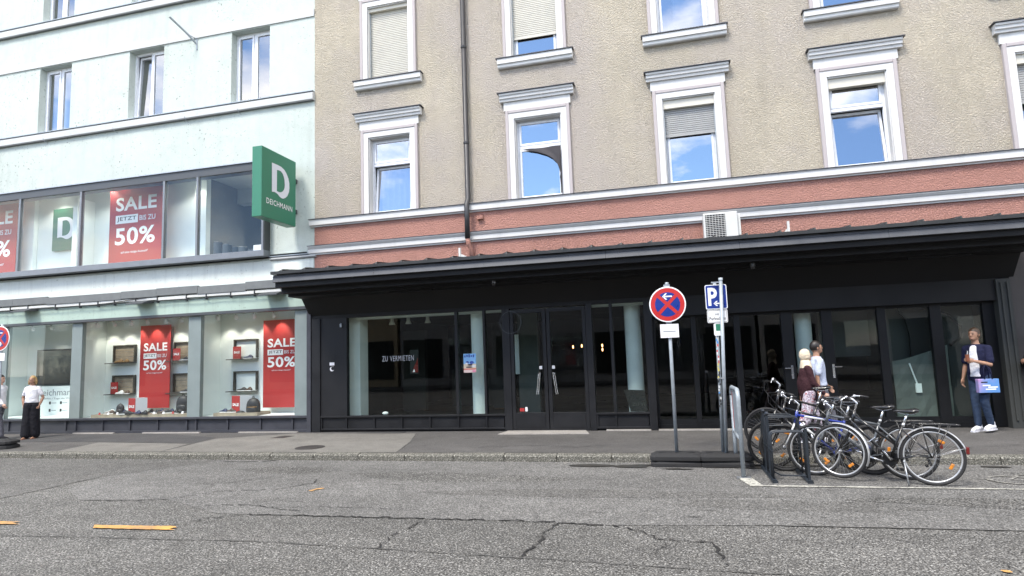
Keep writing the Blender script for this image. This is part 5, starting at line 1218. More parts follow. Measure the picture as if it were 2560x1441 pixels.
def bicycle(label, rear, front, o):
    rx, ry = rear; fx_, fy = front; L = math.hypot(fx_-rx, fy-ry); hd = math.atan2(fy-ry, fx_-rx)
    b = empty('bicycle', (rx,ry,o.get('z',0)), hd, label=label, cat='bicycle', group='bicycles parked at the rack')
    lf = o.get('lift',0.0); pitch = -math.atan2(lf, L)
    b.rotation_euler = (o.get('roll',0), pitch, hd) if not o.get('roll') else Matrix.Rotation(hd,4,'Z').to_3x3().to_4x4().__matmul__(Matrix.Rotation(pitch,4,'Y') @ Matrix.Rotation(o['roll'],4,'X')).to_euler()
    R0 = o.get('R',.345); th = o.get('thick',.019); fm = M[o['frame']]; fm2 = M[o.get('frame2',o['frame'])]
    wheel(b, 0, R0, M[o.get('rim','silver')], 0, True, th); wheel(b, L, R0, M[o.get('rim','silver')], o.get('steer',0), True, th)
    bb = Vector((.44,0,.285)); st = Vector((.285,0,o.get('st',.74))); hdt = Vector((L-.205,0,o.get('hz',.86))); hdb = Vector((L-.165,0,.70)); hub = Vector((0,0,R0)); fh = Vector((L,0,R0))
    tr = .0165; fr = MB()
    fr.tube([bb, st], tr, 10); fr.tube([hdb+Vector((-.01,0,.02)), bb], .0195, 10); fr.tube([hdt+Vector((0,0,.02)), hdb-Vector((0,0,.02))], .020, 12)
    if o['type'] == 'low': fr.tube([hdt+Vector((.008,0,-.05)), bb.lerp(st,.42)], .0165, 10)
    else: fr.tube([hdt+Vector((.004,0,-.03)), st-Vector((-.01,0,.05))], .0175, 10)
    for s in (-1,1):
        fr.tube([bb+Vector((-.02,s*.022,0)), hub+Vector((.16,s*.05,.005)), hub+Vector((0,s*.058,0))], .009, 8)
        fr.tube([st.lerp(bb,.14)+Vector((0,s*.018,0)), hub+Vector((.04,s*.055,.06)), hub+Vector((0,s*.058,0))], .008, 8)
    fr.tube([bb+Vector((0,-.035,0)), bb+Vector((0,.035,0))], .024, 12)
    put('frame', fr, fm, b, False, smooth=True)
    if o.get('frame2'):
        a, c = hdb+Vector((-.01,0,.02)), bb
        put('painted_panel', MB().tube([a.lerp(c,.12), a.lerp(c,.55)], .0205, 10).tube([hdt.lerp(st,.15)+Vector((0,0,-.035)), hdt.lerp(st,.6)+Vector((0,0,-.045))], .0185, 10), fm2, b, False, smooth=True)
    sa = o.get('steer',0)
    fk = MB(); fk.tube([hdt+Vector((-.008,0,.04)), hdt, hdb, hdb+Vector((.006,0,-.03))], .0145, 10)
    fwd = Vector((math.cos(sa),math.sin(sa),0)); sd_ = Vector((-math.sin(sa),math.cos(sa),0))
    for s in (-1,1): fk.tube([hdb+Vector((.008,0,-.03)), hdb+sd_*(s*.035)+Vector((.012,0,-.045)), fh.lerp(hdb,.45)+sd_*(s*.05)+Vector((-.012,0,0)), fh+sd_*(s*.053)], [.014,.0145,.0125,.008], 8)
    put('fork', fk, M[o.get('fork',o['frame'])], b, False, smooth=True)
    # cockpit
    hz = o.get('bar',1.03); sx = hdt.x-.03
    stem = MB().tube([hdt+Vector((-.005,0,.02)), Vector((sx,0,hz-.06)), Vector((sx+.01,0,hz-.02))+fwd*.03, Vector((sx,0,hz))+fwd*.08], [.0145,.0145,.016,.017], 10)
    put('stem', stem, M[o.get('stem','chrome')], b, False, smooth=True)
    c = Vector((sx,0,hz))+fwd*.08; sw = o.get('sweep',.11); hb_ = MB(); W2 = o.get('barw',.29)
    left = [c+sd_*(s_*W2)*t - fwd*(sw*t**2.2) + Vector((0,0,.02*math.sin(t*PI))) for s_ in (1,) for t in (0,.25,.5,.75,1)]
    right_ = [c-sd_*W2*t - fwd*(sw*t**2.2) + Vector((0,0,.02*math.sin(t*PI))) for t in (0,.25,.5,.75,1)]
    put('handlebar', MB().tube(list(reversed(left))+right_[1:], .0115, 8), M[o.get('barm','chrome')], b, False, smooth=True)
    for sgn, pts in ((1,left),(-1,right_)):
        e = pts[-1]; d = (pts[-1]-pts[-2]).normalized()
        put('grip', MB().tube([e-d*.10, e+d*.02], .017, 10), M[o.get('grip','black_plastic')], b, False, smooth=True)
        k = pts[2]
        put('brake_lever', MB().tube([k+fwd*.01, k+fwd*.035+Vector((0,0,-.01)), k+fwd*.045+sd_*(sgn*.10)+Vector((0,0,-.035))], .006, 6).obox(Matrix.Translation(k+fwd*.015), .03,.03,.03), M[o.get('lever','chrome')], b, False, smooth=True)
    cb = MB()
    for s in (-1,1):
        k = c+sd_*(s*.14)
        cb.tube([k, k+fwd*.14+Vector((0,0,-.01)), k+fwd*.15-sd_*(s*.06)+Vector((0,0,-.14)), hdb+Vector((.02,s*.02,.06)), hdb+Vector((-.06,s*.02,-.02))], .0028, 5)
    put('brake_cable', cb, M[o.get('cable','black_plastic')], b, False, smooth=True)
    # saddle
    sz = o.get('sz',.92); sp_ = st+(st-bb).normalized()*(sz-.05-st.z)/((st-bb).normalized().z)
    put('seat_post', MB().tube([st-Vector((0,0,.02)), sp_], .0135, 10).tube([st+Vector((.003,0,-.02)), st+(st-bb).normalized()*.02], .020, 10), M['chrome'], b, False, smooth=True)
    secs = [(-.13,.070,.022),(-.10,.085,.034),(-.05,.080,.036),(0,.055,.028),(.05,.034,.022),(.10,.024,.018),(.14,.014,.010)]
    vs = []; fs = []; n = 12
    for x, w_, h_ in secs:
        for k in range(n): a = 2*PI*k/n; vs.append((sp_.x+x+.0, w_*math.cos(a), sz-.015+h_*math.sin(a)*(1 if math.sin(a) > 0 else .8)+(.012 if x < -.08 else 0)))
    for i in range(len(secs)-1):
        for k in range(n): l = (k+1) % n; fs.append((i*n+k,i*n+l,(i+1)*n+l,(i+1)*n+k))
    fs += [tuple(range(n)), tuple(range((len(secs)-1)*n,len(secs)*n))]
    sdl = put('saddle', MB().add(vs, fs), M[o.get('saddle','black_gloss')], b, False, smooth=True)
    put('saddle_rail', MB().tube([(sp_.x-.10,-.02,sz-.04),(sp_.x,-.02,sz-.055),(sp_.x+.09,-.015,sz-.03)], .0035, 5).tube([(sp_.x-.10,.02,sz-.04),(sp_.x,.02,sz-.055),(sp_.x+.09,.015,sz-.03)], .0035, 5), M['chrome'], sdl, False)
    # mudguards
    if o.get('guard'):
        gm = M[o['guard']]
        g = MB().add(*arc(0,R0,R0+.020,-12,160,.062)); go = put('mudguard', g, gm, b, False, smooth=True)
        put('stay', MB().tube([(0,.06,R0),(-(R0+.018)*.93,.025,R0+.13)], .0025, 5).tube([(0,-.06,R0),(-(R0+.018)*.93,-.025,R0+.13)], .0025, 5), M['chrome'], go, False)
        vs_, fs_ = arc(0,0,R0+.020,-25,100,.062)
        mm = Matrix.Translation((L,0,R0)) @ Matrix.Rotation(sa,4,'Z'); g2 = MB().add([mm @ (Matrix.Rotation(0,4,'Y') @ Vector((-v[0] if False else v[0], v[1], v[2]))) for v in vs_], fs_)
        # front guard sits behind the fork crown: mirror to the rear half
        g2 = MB().add([mm @ Vector((-v[0], v[1], v[2])) for v in vs_], fs_)
        put('mudguard', g2, gm, b, False, smooth=True)
        put('tail_reflector', MB().obox(Matrix.Translation((-(R0+.018)*.95-.012,0,R0+.10)), .035,.06,.085), M['red_refl'], b, False, bevel=.008)
    if o.get('carrier'):
        cz = 2*R0+.055; m = MB()
        for s in (-1,1):
            m.tube([(.20,s*.03,cz),(.12,s*.06,cz),(-.26,s*.06,cz),(-.30,s*.03,cz)], .005, 6)
            m.tube([(-.10,s*.06,cz),(0,s*.065,R0)], .0045, 6); m.tube([(-.20,s*.06,cz),(0,s*.065,R0)], .0045, 6); m.tube([(.10,s*.06,cz),(0.02,s*.065,R0)], .0045, 6)
        m.tube([(-.30,-.03,cz),(-.30,.03,cz)], .005, 6).tube([(.12,-.06,cz),(.12,.06,cz)], .005, 6).tube([(-.06,-.06,cz),(-.06,.06,cz)], .005, 6).tube([(.15,0,cz),(-.30,0,cz)], .004, 6)
        m.tube([(.20,-.03,cz),(.255,-.015,.70)], .005, 6).tube([(.20,.03,cz),(.255,.015,.70)], .005, 6)
        put('carrier', m, M['black_gloss'], b, False, smooth=True)
    # drivetrain
    ca = R(o.get('crank',60)); cr = Vector((math.cos(ca)*.17,0,math.sin(ca)*.17))
    put('chainring', MB().lathe([(.02,-.003),(.085,-.003),(.09,0),(.085,.003),(.02,.003)], Matrix.Translation(bb+Vector((0,-.045,0))) @ Matrix.Rotation(R(90),4,'X'), 24), M['black_plastic'], b, False)
    put('chain', MB().tube([bb+Vector((0,-.045,.085)), hub+Vector((0,-.045,.035))], .004, 5).tube([bb+Vector((0,-.045,-.085)), hub+Vector((.06,-.045,-.11)), hub+Vector((0,-.045,-.035))], .004, 5), M['black_plastic'], b, False)
    put('sprocket', MB().lathe([(.012,-.01),(.045,-.008),(.035,.0),(.03,.008)], Matrix.Translation(hub+Vector((0,-.045,0))) @ Matrix.Rotation(R(90),4,'X'), 18), M['spoke'], b, False)
    put('derailleur', MB().obox(Matrix.Translation(hub+Vector((.03,-.055,-.07))) @ Matrix.Rotation(.4,4,'Y'), .03,.02,.10).lathe([(.0,-.005),(.02,-.005),(.02,.005),(0,.005)], Matrix.Translation(hub+Vector((.06,-.055,-.12))) @ Matrix.Rotation(R(90),4,'X'), 12), M['black_plastic'], b, False)
    for s, q in ((-1,1),(1,-1)):
        co_ = put('crank', MB().tube([bb+Vector((0,s*.065,0)), bb+Vector((0,s*.075,0))+cr*q], [.013,.010], 8), M['chrome'], b, False, smooth=True)
        put('pedal', MB().obox(Matrix.Translation(bb+Vector((0,s*.125,0))+cr*q), .085,.09,.022), M['black_plastic'], co_, False, bevel=.004)
    if o.get('stand'):
        put('kickstand', MB().tube([(.30,.05,.27),(.27,.14,.0)], .009, 8).tube([(.30,-.0,.29),(.30,.06,.27)], .012, 8), M['galv'], b, False, smooth=True)
    if o.get('lamp'): put('headlamp', MB().lathe([(0,-.03),(.025,-.03),(.035,.03),(0,.034)], Matrix.Translation(hdb+Vector((.05,0,.08))) @ Matrix.Rotation(R(90),4,'Y'), 14), M['black_plastic'], b, False, smooth=True)
    if o.get('bottle'):
        p = hdb.lerp(bb,.62)+Vector((.02,0,.05)); put('bottle_cage', MB().tube([p+Vector((-.02,.03,.06)),p+Vector((.05,.03,.0)),p+Vector((.03,-.03,-.04)),p+Vector((-.05,-.03,.02)),p+Vector((-.02,.03,.06))], .004, 5).tube([p+Vector((.0,.03,.08)),p+Vector((.0,-.03,.08))], .004, 5), M['chrome'], b, False)
    if o.get('pump'): put('pump', MB().tube([hdb.lerp(bb,.25)+Vector((.0,-.03,.03)), hdb.lerp(bb,.7)+Vector((.0,-.03,.03))], .012, 8), M['chrome'], b, False, smooth=True)
    return b
bicycle('black trekking bicycle with silver mudguards nearest to the road', (3.00,8.80), (2.02,9.06), dict(type='low', frame='black_gloss', guard='silver', carrier=True, lift=.03, steer=R(-18), st=.72, sz=.90, bar=1.03, crank=235, stand=True, lamp=True, bottle=True, hz=.86, cable='galv'))
bicycle('dark bicycle with bright rims standing just behind the nearest black bicycle', (2.86,9.14), (1.80,9.36), dict(type='diamond', frame='grey_enamel', guard='black_plastic', carrier=True, steer=R(6), sz=.93, bar=.98, crank=20, pump=True, hz=.84, thick=.020))
bicycle('blue and white mountain bicycle in the middle of the rack', (2.52,9.46), (1.46,9.66), dict(type='diamond', frame='blue_enamel', frame2='white_enamel', R=.335, thick=.025, rim='black_plastic', fork='white_enamel', barm='black_plastic', sweep=.04, barw=.31, sz=.98, hz=.82, bar=1.0, crank=300, roll=R(-3)))
bicycle('black bicycle with a high saddle and silver stem deep in the rack', (2.40,9.78), (1.34,9.93), dict(type='diamond', frame='black_gloss', guard='black_plastic', rim='black_plastic', sz=1.02, hz=.90, bar=1.08, crank=110, steer=R(10), lever='chrome', roll=R(-2)))
bicycle('black bicycle farthest back on the pavement behind the rack', (2.42,10.62), (1.37,10.55), dict(type='diamond', frame='black_gloss', z=.125, sz=.98, hz=.90, bar=1.10, crank=70, rim='black_plastic', barm='black_plastic', sweep=.02, steer=R(-12), grip='black_plastic'))
# ================================================================== people
SKIN = [simple('skin_light', (.50,.30,.22), .5, var=.08, scale=20), simple('skin_tan', (.36,.20,.13), .5, var=.08, scale=20)]
def cloth(name, col, sc=40, var=.12): return simple(name, col, .85, var=var, scale=sc, bmp=.03, bscale=11, spec=.2)
CL = dict(white=cloth('white_cotton', (.72,.72,.76)), black=cloth('black_cotton', (.012,.012,.016)), maroon=cloth('maroon_knit', (.045,.018,.022)), cream=cloth('cream_scarf', (.66,.56,.42)),
          navy=cloth('navy_shirt', (.013,.015,.042)), jeans=cloth('blue_denim', (.035,.055,.10), 12, .35), paleblue=cloth('pale_blue_cotton', (.50,.55,.68)), grey=cloth('grey_trousers', (.10,.10,.12)), dark=cloth('dark_jacket', (.02,.02,.022)))
HAIR = dict(blond=simple('blond_hair', (.34,.22,.09), .5, var=.35, scale=30), dark=simple('dark_hair', (.015,.011,.009), .45, var=.3, scale=30), brown=simple('brown_hair', (.06,.035,.02), .45, var=.3, scale=30))
m_, nt_, b_ = nodes_of('patterned_trousers'); v_ = coords(nt_); b_.inputs['Roughness'].default_value = .85
lin(nt_, ramp(nt_, noise(nt_, 16, 3, .6, v_), [(.40,(.55,.52,.58)),(.47,(.14,.07,.12)),(.55,(.62,.58,.62)),(.62,(.30,.08,.10))]), b_.inputs['Base Color']); CL['pattern'] = m_
m_, nt_, b_ = nodes_of('printed_gift_bag'); v_ = coords(nt_); b_.inputs['Roughness'].default_value = .5
sx_ = nt_.nodes.new('ShaderNodeSeparateXYZ'); lin(nt_, v_, sx_.inputs[0])
lin(nt_, ramp(nt_, mixc(nt_, .35, sx_.outputs['X'], noise(nt_, 6, 2, .5, v_)), [(.05,(.50,.24,.44)),(.16,(.30,.28,.55)),(.30,(.10,.25,.55))]), b_.inputs['Base Color']); CL['bagprint'] = m_

def remesh(mb, vox, name, smooth_it=6):
    me = mb.mesh('tmp'); o = bpy.data.objects.new('tmp', me); COL.objects.link(o)
    md = o.modifiers.new('r', 'REMESH'); md.mode = 'VOXEL'; md.voxel_size = vox; md.use_smooth_shade = True
    if smooth_it:
        s = o.modifiers.new('s', 'SMOOTH'); s.factor = .5; s.iterations = smooth_it
    dg = bpy.context.evaluated_depsgraph_get(); dg.update()
    out = bpy.data.meshes.new_from_object(o.evaluated_get(dg)); out.name = name
    bpy.data.objects.remove(o); bpy.data.meshes.remove(me); out.materials.clear()
    return out
def chain(mb, pts, rs, n=12):
    """tapering limb with rounded joints"""
    P = [Vector(p) for p in pts]
    for a, b, ra, rb in zip(P[:-1], P[1:], rs[:-1], rs[1:]): mb.tube([a, b], [ra, rb], n)
    for p, r in zip(P, rs): mb.sphere(p, r, n, 8)
def loft(mb, secs, n=18):
    """stack of ellipses: (center, rx, ry)"""
    vs = []; fs = []
    for c, rx, ry in secs:
        for k in range(n): a = 2*PI*k/n; vs.append((c[0]+rx*math.cos(a), c[1]+ry*math.sin(a), c[2]))
    for i in range(len(secs)-1):
        for k in range(n): l = (k+1) % n; fs.append((i*n+k,i*n+l,(i+1)*n+l,(i+1)*n+k))
    fs += [tuple(reversed(range(n))), tuple((len(secs)-1)*n+k for k in range(n))]
    return mb.add(vs, fs)
def rotx(v, a): return Vector((v.x, v.y*math.cos(a)-v.z*math.sin(a), v.y*math.sin(a)+v.z*math.cos(a)))
def person(label, loc, face, H, P):
    """local frame: x right hand side, y forward, z up"""
    s = H/1.75; o = empty('person', loc, face, label=label, cat='person')
    V = lambda x, y, z: Vector((x,y,z))*s
    fem = P.get('fem', 0); hipw = .10; shw = .150 if fem else .172
    J = {}
    for sd_, k in ((1,'R'),(-1,'L')):
        hf, kf = P.get('hip'+k,0), P.get('knee'+k,0)           # degrees forward / bend
        hip = V(sd_*hipw*.9,0,.93); th = rotx(Vector((0,0,-.43*s)), R(hf)); kn = hip+th
        sh = rotx(Vector((0,0,-.42*s)), R(hf-kf)); an = kn+sh; J['hip'+k], J['kn'+k], J['an'+k] = hip, kn, an; J['ft'+k] = R(hf-kf)
        shd = V(sd_*shw,-.005,1.395); fl, ab, el, eli = P.get('arm'+k,(0,8,10,0))
        d = Vector((sd_*math.sin(R(ab)), math.sin(R(fl))*math.cos(R(ab)), -math.cos(R(fl))*math.cos(R(ab))))
        e = shd+d*.285*s; perp = Vector((-sd_*math.sin(R(eli)), math.cos(R(eli)), 0)); perp = (perp-d*perp.dot(d)).normalized()
        d2 = (d*math.cos(R(el))+perp*math.sin(R(el))).normalized(); w = e+d2*.25*s
        J['sh'+k], J['el'+k], J['wr'+k], J['d2'+k] = shd, e, w, d2
    drop = min(J['anR'].z, J['anL'].z)-.085*s
    for k in J:
        if isinstance(J[k], Vector) and not k.startswith('d2'): J[k] = J[k]-Vector((0,0,drop))
    up_ = lambda z: z*s-drop
    lean = P.get('lean', 0.0)
    ctr = lambda z, y=0: (0, y*s+lean*(z-.95)*s, up_(z))
    # ---- body
    b = MB()
    loft(b, [(ctr(.86),.14*s,.10*s),(ctr(.95),(.165 if fem else .16)*s,.115*s),(ctr(1.08),(.13 if fem else .145)*s,.098*s),(ctr(1.25),.155*s,.112*s),(ctr(1.37),.150*s,.100*s),(ctr(1.43),.105*s,.075*s),(ctr(1.49),.055*s,.055*s)])
    hy = lean*.62+.015; hc = Vector((0,hy*s,up_(1.635)))
    chain(b, [ctr(1.42), (0,(hy-.01)*s,up_(1.55))], [.062*s,.052*s])
    b.sphere(hc, (.074*s,.094*s,.112*s), 18, 14); b.sphere(hc+V(0,.045,-.055), (.050*s,.048*s,.052*s), 12, 8)
    b.sphere(hc+V(0,.098,-.012), (.012*s,.018*s,.022*s), 8, 6); b.sphere(hc+V(0,.085,-.068), (.024*s,.014*s,.012*s), 8, 6)
    for q in (-1,1): b.sphere(hc+V(q*.075,-.005,-.005), (.012*s,.022*s,.032*s), 8, 6)
    for k, q in (('R',1),('L',-1)):
        chain(b, [J['hip'+k]+V(0,0,.02), J['hip'+k].lerp(J['kn'+k],.5), J['kn'+k], J['kn'+k].lerp(J['an'+k],.3), J['an'+k]], [.085*s,.075*s,.054*s,.056*s,.036*s])
        fd = V(0,.17,0); chain(b, [J['an'+k]+V(0,-.03,-.045), J['an'+k]+V(0,.07,-.05), J['an'+k]+V(0,.16,-.062)], [.036*s,.036*s,.022*s], 8)
        chain(b, [J['sh'+k]+V(-q*.05,0,.02), J['sh'+k], J['sh'+k].lerp(J['el'+k],.5), J['el'+k], J['el'+k].lerp(J['wr'+k],.4), J['wr'+k]], [.050*s,.049*s,.043*s,.036*s,.036*s,.024*s], 10)
        # hand: palm, four fingers, thumb
        d2 = J['d2'+k]; sidev = Vector((q,0,0)); sidev = (sidev-d2*sidev.dot(d2)); sidev = sidev.normalized() if sidev.length > .1 else Vector((0,1,0)); nv = d2.cross(sidev).normalized()
        if nv.y < 0 and abs(nv.y) > .2: nv = -nv
        palm = J['wr'+k]+d2*.045*s; mx = Matrix((sidev, nv, d2)).transposed().to_4x4(); mx.translation = palm
        b.obox(mx, .026*s,.070*s,.080*s); b.sphere(palm, (.030*s,.030*s,.036*s), 8, 6)
        cu = P.get('curl'+k, 28); ln = (.070,.080,.074,.058)
        for f_ in range(4):
            base = J['wr'+k]+d2*.083*s+nv*((-.028+.0187*f_)*s); c1 = R(cu); inw = -sidev
            a1 = (d2*math.cos(c1)+inw*math.sin(c1)); a2 = (d2*math.cos(2.1*c1)+inw*math.sin(2.1*c1)); l = ln[f_]*s
            chain(b, [base-d2*.01*s, base+a1*l*.5, base+a1*l*.5+a2*l*.5], [.0095*s,.0088*s,.0075*s], 7)
        tb = J['wr'+k]+d2*.03*s+nv*(.030*s); chain(b, [tb, tb+(nv*.6+d2*.6-sidev*.2)*.035*s, tb+(nv*.6+d2*.6-sidev*.2)*.035*s+(d2*.9-sidev*.3)*.03*s], [.012*s,.010*s,.008*s], 7)
    bo = put('body', remesh(b, .0085, 'body', 3), SKIN[P.get('skin',0)], o, False)
    for q in (-1,1):
        put('eye', MB().sphere(hc+V(q*.030,.086,.012), (.011*s,.008*s,.007*s), 8, 6), M['ink'], bo, False, smooth=True)
        put('eyebrow', MB().tube([hc+V(q*.014,.096,.030), hc+V(q*.030,.093,.035), hc+V(q*.046,.083,.029)], .0035*s, 5), HAIR[P['hair']], bo, False)
    put('mouth', MB().tube([hc+V(-.022,.094,-.066), hc+V(0,.102,-.064), hc+V(.022,.094,-.066)], .004*s, 5), simple('lips', (.30,.11,.09), .5) if 'lips' not in MATS else MATS['lips'], bo, False)
    # ---- hair / scarf
    h = MB()
    if P.get('scarf'):
        h.sphere(hc+V(0,-.012,.012), (.094*s,.108*s,.126*s), 18, 12); loft(h, [((0,(hy-.01)*s,up_(1.40)),.15*s,.11*s),((0,(hy-.01)*s,up_(1.45)),.13*s,.10*s),((0,hy*s-.015*s,up_(1.54)),.085*s,.09*s)])
        hm = remesh(h, .010, 'headscarf', 4)
        bm = bmesh.new(); bm.from_mesh(hm); bmesh.ops.delete(bm, geom=[f for f in bm.faces if (f.calc_center_median()-hc).y > .052*s and abs(f.calc_center_median().x) < .058*s and -.095*s < (f.calc_center_median()-hc).z < .075*s], context='FACES'); bm.to_mesh(hm); bm.free()
        put('headscarf', hm, CL['cream'], o, False)
    else:
        h.sphere(hc+V(0,-.014,.018), (.086*s,.100*s,.113*s), 16, 12)
        if P.get('long'):
            for q in (-1,1): chain(h, [hc+V(q*.060,-.02,.04), hc+V(q*.088,-.015,-.05), hc+V(q*.092,-.01,-.12)], [.04*s,.038*s,.022*s], 9)
            chain(h, [hc+V(0,-.07,.0), hc+V(0,-.085,-.10), hc+V(0,-.07,-.15)], [.07*s,.06*s,.035*s], 10)
        hm = remesh(h, .010, 'hair', 2)
        bm = bmesh.new(); bm.from_mesh(hm)
        bmesh.ops.delete(bm, geom=[f for f in bm.faces if (f.calc_center_median()-hc).y > .030*s and (f.calc_center_median()-hc).z < (.055+.25*((f.calc_center_median()-hc).y/s-.06))*s and abs(f.calc_center_median().x) < .075*s], context='FACES'); 
        if not P.get('long'): bmesh.ops.delete(bm, geom=[f for f in bm.faces if (f.calc_center_median()-hc).z < -.05*s], context='FACES')
        bm.to_mesh(hm); bm.free(); put('hair', hm, HAIR[P['hair']], o, False)
    # ---- clothes
    def top(name, mat, zlow, arml, gr, open_=False):
        t = MB()
        zs = [(zlow,(.175+gr) if P.get('loose') else .155+gr,.118+gr),(max(zlow+.06,.98),.165+gr,.125+gr),(1.10,.148+gr+P.get('loose',0),.112+gr+P.get('loose',0)),(1.26,.158+gr,.116+gr),(1.36,.155+gr,.106+gr),(1.425,.112+gr,.080+gr),(1.475,.062+gr,.060+gr)]
        loft(t, [(ctr(z),rx*s,ry*s) for z, rx, ry in zs])
        for k, q in (('R',1),('L',-1)):
            pts = [J['sh'+k]+V(-q*.07,0,.01), J['sh'+k]]; rs = [(.050+gr)*s,(.051+gr*.8)*s]
            if arml <= 1: pts += [J['sh'+k].lerp(J['el'+k],arml)]; rs += [(.054+gr*.8)*s]
            else: pts += [J['el'+k], J['el'+k].lerp(J['wr'+k],arml-1)]; rs += [(.044+gr)*s,(.036+gr*.7)*s]
            chain(t, pts, rs, 12)
        return put(name, remesh(t, .011, name, 4), mat, o, False)
    if P['top'] == 'tee': top('shirt', CL[P['topc']], P.get('zlow',.96), .62, .008)
    else: top('cardigan' if P['top'] == 'cardigan' else 'shirt', CL[P['topc']], P.get('zlow',.90), 1.9 if P['top'] != 'half' else .75, .014)
    if P.get('under'):
        u = MB(); loft(u, [(ctr(.92,.035),.135*s,.112*s),(ctr(1.10,.035),.120*s,.100*s),(ctr(1.26,.035),.120*s,.102*s),(ctr(1.36,.032),.105*s,.096*s),(ctr(1.43,.025),.080*s,.076*s),(ctr(1.46,.02),.055*s,.062*s)])
        put('undershirt', remesh(u, .011, 'undershirt', 3), CL[P['under']], o, False)
    t = MB(); w0, w1, w2 = P.get('legw',(.098,.072,.060)); hem = P.get('hem',.92)
    loft(t, [(ctr(.84),(.155)*s,.115*s),(ctr(.95),.176*s,.128*s),(ctr(1.03),.150*s,.112*s)])
    for k in 'RL': chain(t, [J['hip'+k], J['hip'+k].lerp(J['kn'+k],.5), J['kn'+k], J['kn'+k].lerp(J['an'+k],hem)], [w0*s,(w0+w1)/2*s,w1*s,w2*s], 14)
    put('trousers', remesh(t, .011, 'trousers', 4), CL[P['bot']], o, False)
    for k in 'RL':
        a = J['an'+k]; f_ = MB()
        if P.get('sandal'):
            f_.prism([(-.04*s,-.07*s),(.04*s,-.07*s),(.045*s,.10*s),(.02*s,.19*s),(-.02*s,.19*s),(-.045*s,.10*s)], a.z-.085*s, a.z-.068*s, lambda u,v,d: (a.x+u,a.y+v,d)); put('sandal', f_, M['leather'], o, False)
        else:
            chain(f_, [a+V(0,-.045,-.035), a+V(0,.05,-.035), a+V(0,.15,-.052), a+V(0,.19,-.060)], [.046*s,.048*s,.038*s,.026*s], 10)
            chain(f_, [a+V(0,-.02,.03), a+V(0,-.02,-.03)], [.045*s,.047*s], 10)
            so_ = put('shoe', remesh(f_, .009, 'shoe', 3), CL[P.get('shoes','white')], o, False)
            put('sole', MB().prism([(-.042*s,-.085*s),(.042*s,-.085*s),(.050*s,.10*s),(.025*s,.205*s),(-.025*s,.205*s),(-.050*s,.10*s)], a.z-.088*s, a.z-.066*s, lambda u,v,d: (a.x+u,a.y+v,d)), CL[P.get('sole', P.get('shoes','white'))], so_, False)
    return o, J
def wpt(o, v): return wmat(o) @ v
# woman at the left
pA, jA = person('woman in white t-shirt and wide black trousers with hands in her pockets', (-15.57,12.24,.143), R(180+22), 1.55,
    dict(fem=1, hair='blond', long=1, skin=1, top='tee', topc='white', bot='black', sandal=1, legw=(.115,.118,.125), hem=.90, hipR=4, hipL=-3, armR=(-12,24,48,55), armL=(-10,22,44,55), loose=.01, zlow=1.0, curlR=40, curlL=40))
pB, jB = person('person in a white long-sleeved top cropped at the left edge', (-16.47,12.12,.143), R(-78), 1.62,
    dict(hair='dark', top='long', topc='white', bot='grey', shoes='black', hipR=16, kneeR=6, hipL=-12, kneeL=10, armR=(26,6,18,0), armL=(-20,6,14,0)))
# couple passing behind the bicycles
pC, jC = person('dark-haired man in a white shirt walking behind the woman with the headscarf', (2.45,11.95,.143), R(-82), 1.71,
    dict(hair='dark', skin=1, top='half', topc='paleblue', bot='grey', shoes='black', hipR=18, kneeR=6, hipL=-14, kneeL=16, armR=(-16,6,16,0), armL=(18,6,20,0), zlow=.88))
pD, jD = person('woman in cream headscarf, maroon cardigan and patterned trousers walking past the bicycles', (2.18,11.50,.140), R(-84), 1.56,
    dict(fem=1, scarf=1, hair='dark', top='cardigan', topc='maroon', bot='pattern', shoes='white', legw=(.11,.10,.09), hipR=-12, kneeR=10, hipL=15, kneeL=5, armR=(14,6,26,0), armL=(-14,6,18,0), loose=.03, zlow=.80))
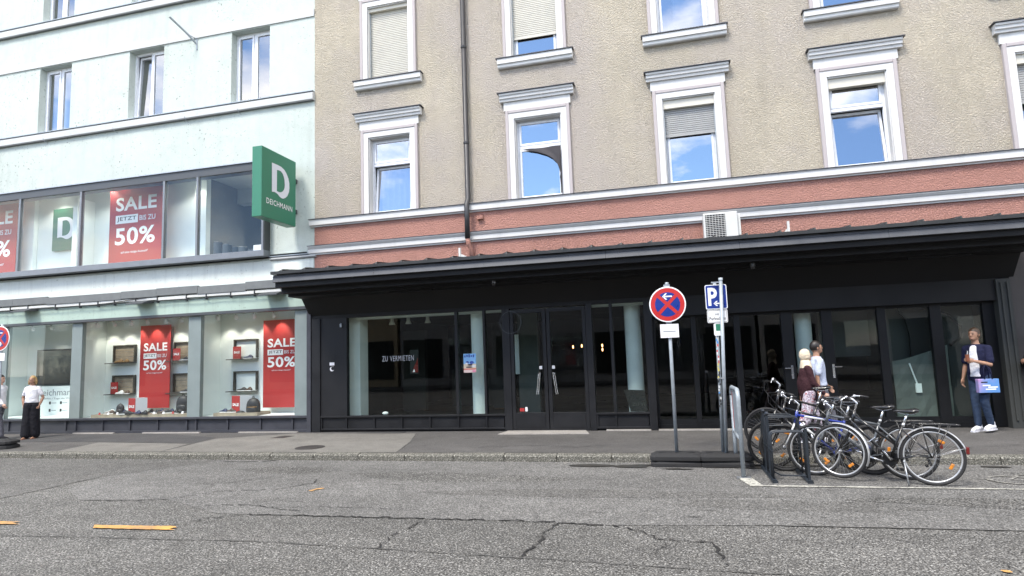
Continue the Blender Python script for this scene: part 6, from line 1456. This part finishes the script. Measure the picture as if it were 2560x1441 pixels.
# man with bag and drink
pE, jE = person('man in open navy shirt and jeans carrying a drink and a printed gift bag', (5.22,12.72,.155), R(90+40), 1.80,
    dict(hair='brown', skin=1, top='half', topc='navy', under='white', bot='jeans', shoes='white', hipR=4, kneeR=4, hipL=16, kneeL=34, armL=(16,10,100,35), armR=(-10,12,22,10), curlL=45, legw=(.095,.070,.052), zlow=.86, lean=.02))
pF, jF = person('person in dark clothes holding a pale cup at the right edge', (6.27,12.95,.16), R(90+25), 1.72,
    dict(hair='dark', skin=1, top='long', topc='dark', bot='black', shoes='black', armL=(20,10,95,15), armR=(20,10,95,30), hipR=8, hipL=-8, curlL=45))
def cup(label, p, col, h=.11, r=.032):
    o = empty('drink_cup', p, label=label, cat='cup'); put('beaker', MB().lathe([(0,0),(r*.8,0),(r,h),(r*1.05,h),(r*1.05,h+.008),(0,h+.010)], None, 16), col, o, False, smooth=False)
    put('straw', MB().tube([(0,0,h),(.012,0,h+.07)], .004, 6), M['sign_white'], o, False)
wr = wpt(pE, jE['wrL']+jE['d2L']*.09); cup('dark drink cup held by the man with the gift bag', (wr.x-.01, wr.y-.03, wr.z-.03), M['leather'])
wr = wpt(pF, jF['wrL']+jF['d2L']*.09); cup('pale cup held by the person at the right edge', (wr.x, wr.y-.02, wr.z-.03), M['paper'])
el = wpt(pE, jE['elL'].lerp(jE['wrL'],.35))
bg = empty('gift_bag', (el.x,el.y-.02,el.z-.50), R(4), label='pink and blue printed gift bag hanging from the forearm of the man in jeans', cat='bag')
put('bag_body', MB().box(-.02,.30,-.05,.05,0,.235), CL['bagprint'], bg, False, bevel=.006).location = (-.14,0,0)
for y in (-.05,.05): put('strap', MB().tube([(-.06,y,.235),(-.05,y*.6,.40),(.0,0,.475),(.05,y*.6,.40),(.06,y,.235)], .010, 6), CL['navy'], bg, False, smooth=True)
put('printed_word', MB().quad((-.12,-.0515,.17),(-.02,-.0515,.17),(-.02,-.0515,.19),(-.12,-.0515,.19)), M['ink'], bg, False)
for k, (x0, x1, z) in enumerate(((-.10,.02,.115),(-.02,.13,.085),(-.06,.10,.05))):
    put('printed_word', MB().quad((x0,-.0515,z),(x1,-.0515,z),(x1,-.0515,z+.022),(x0,-.0515,z+.022)), M['sign_white'], bg, False)
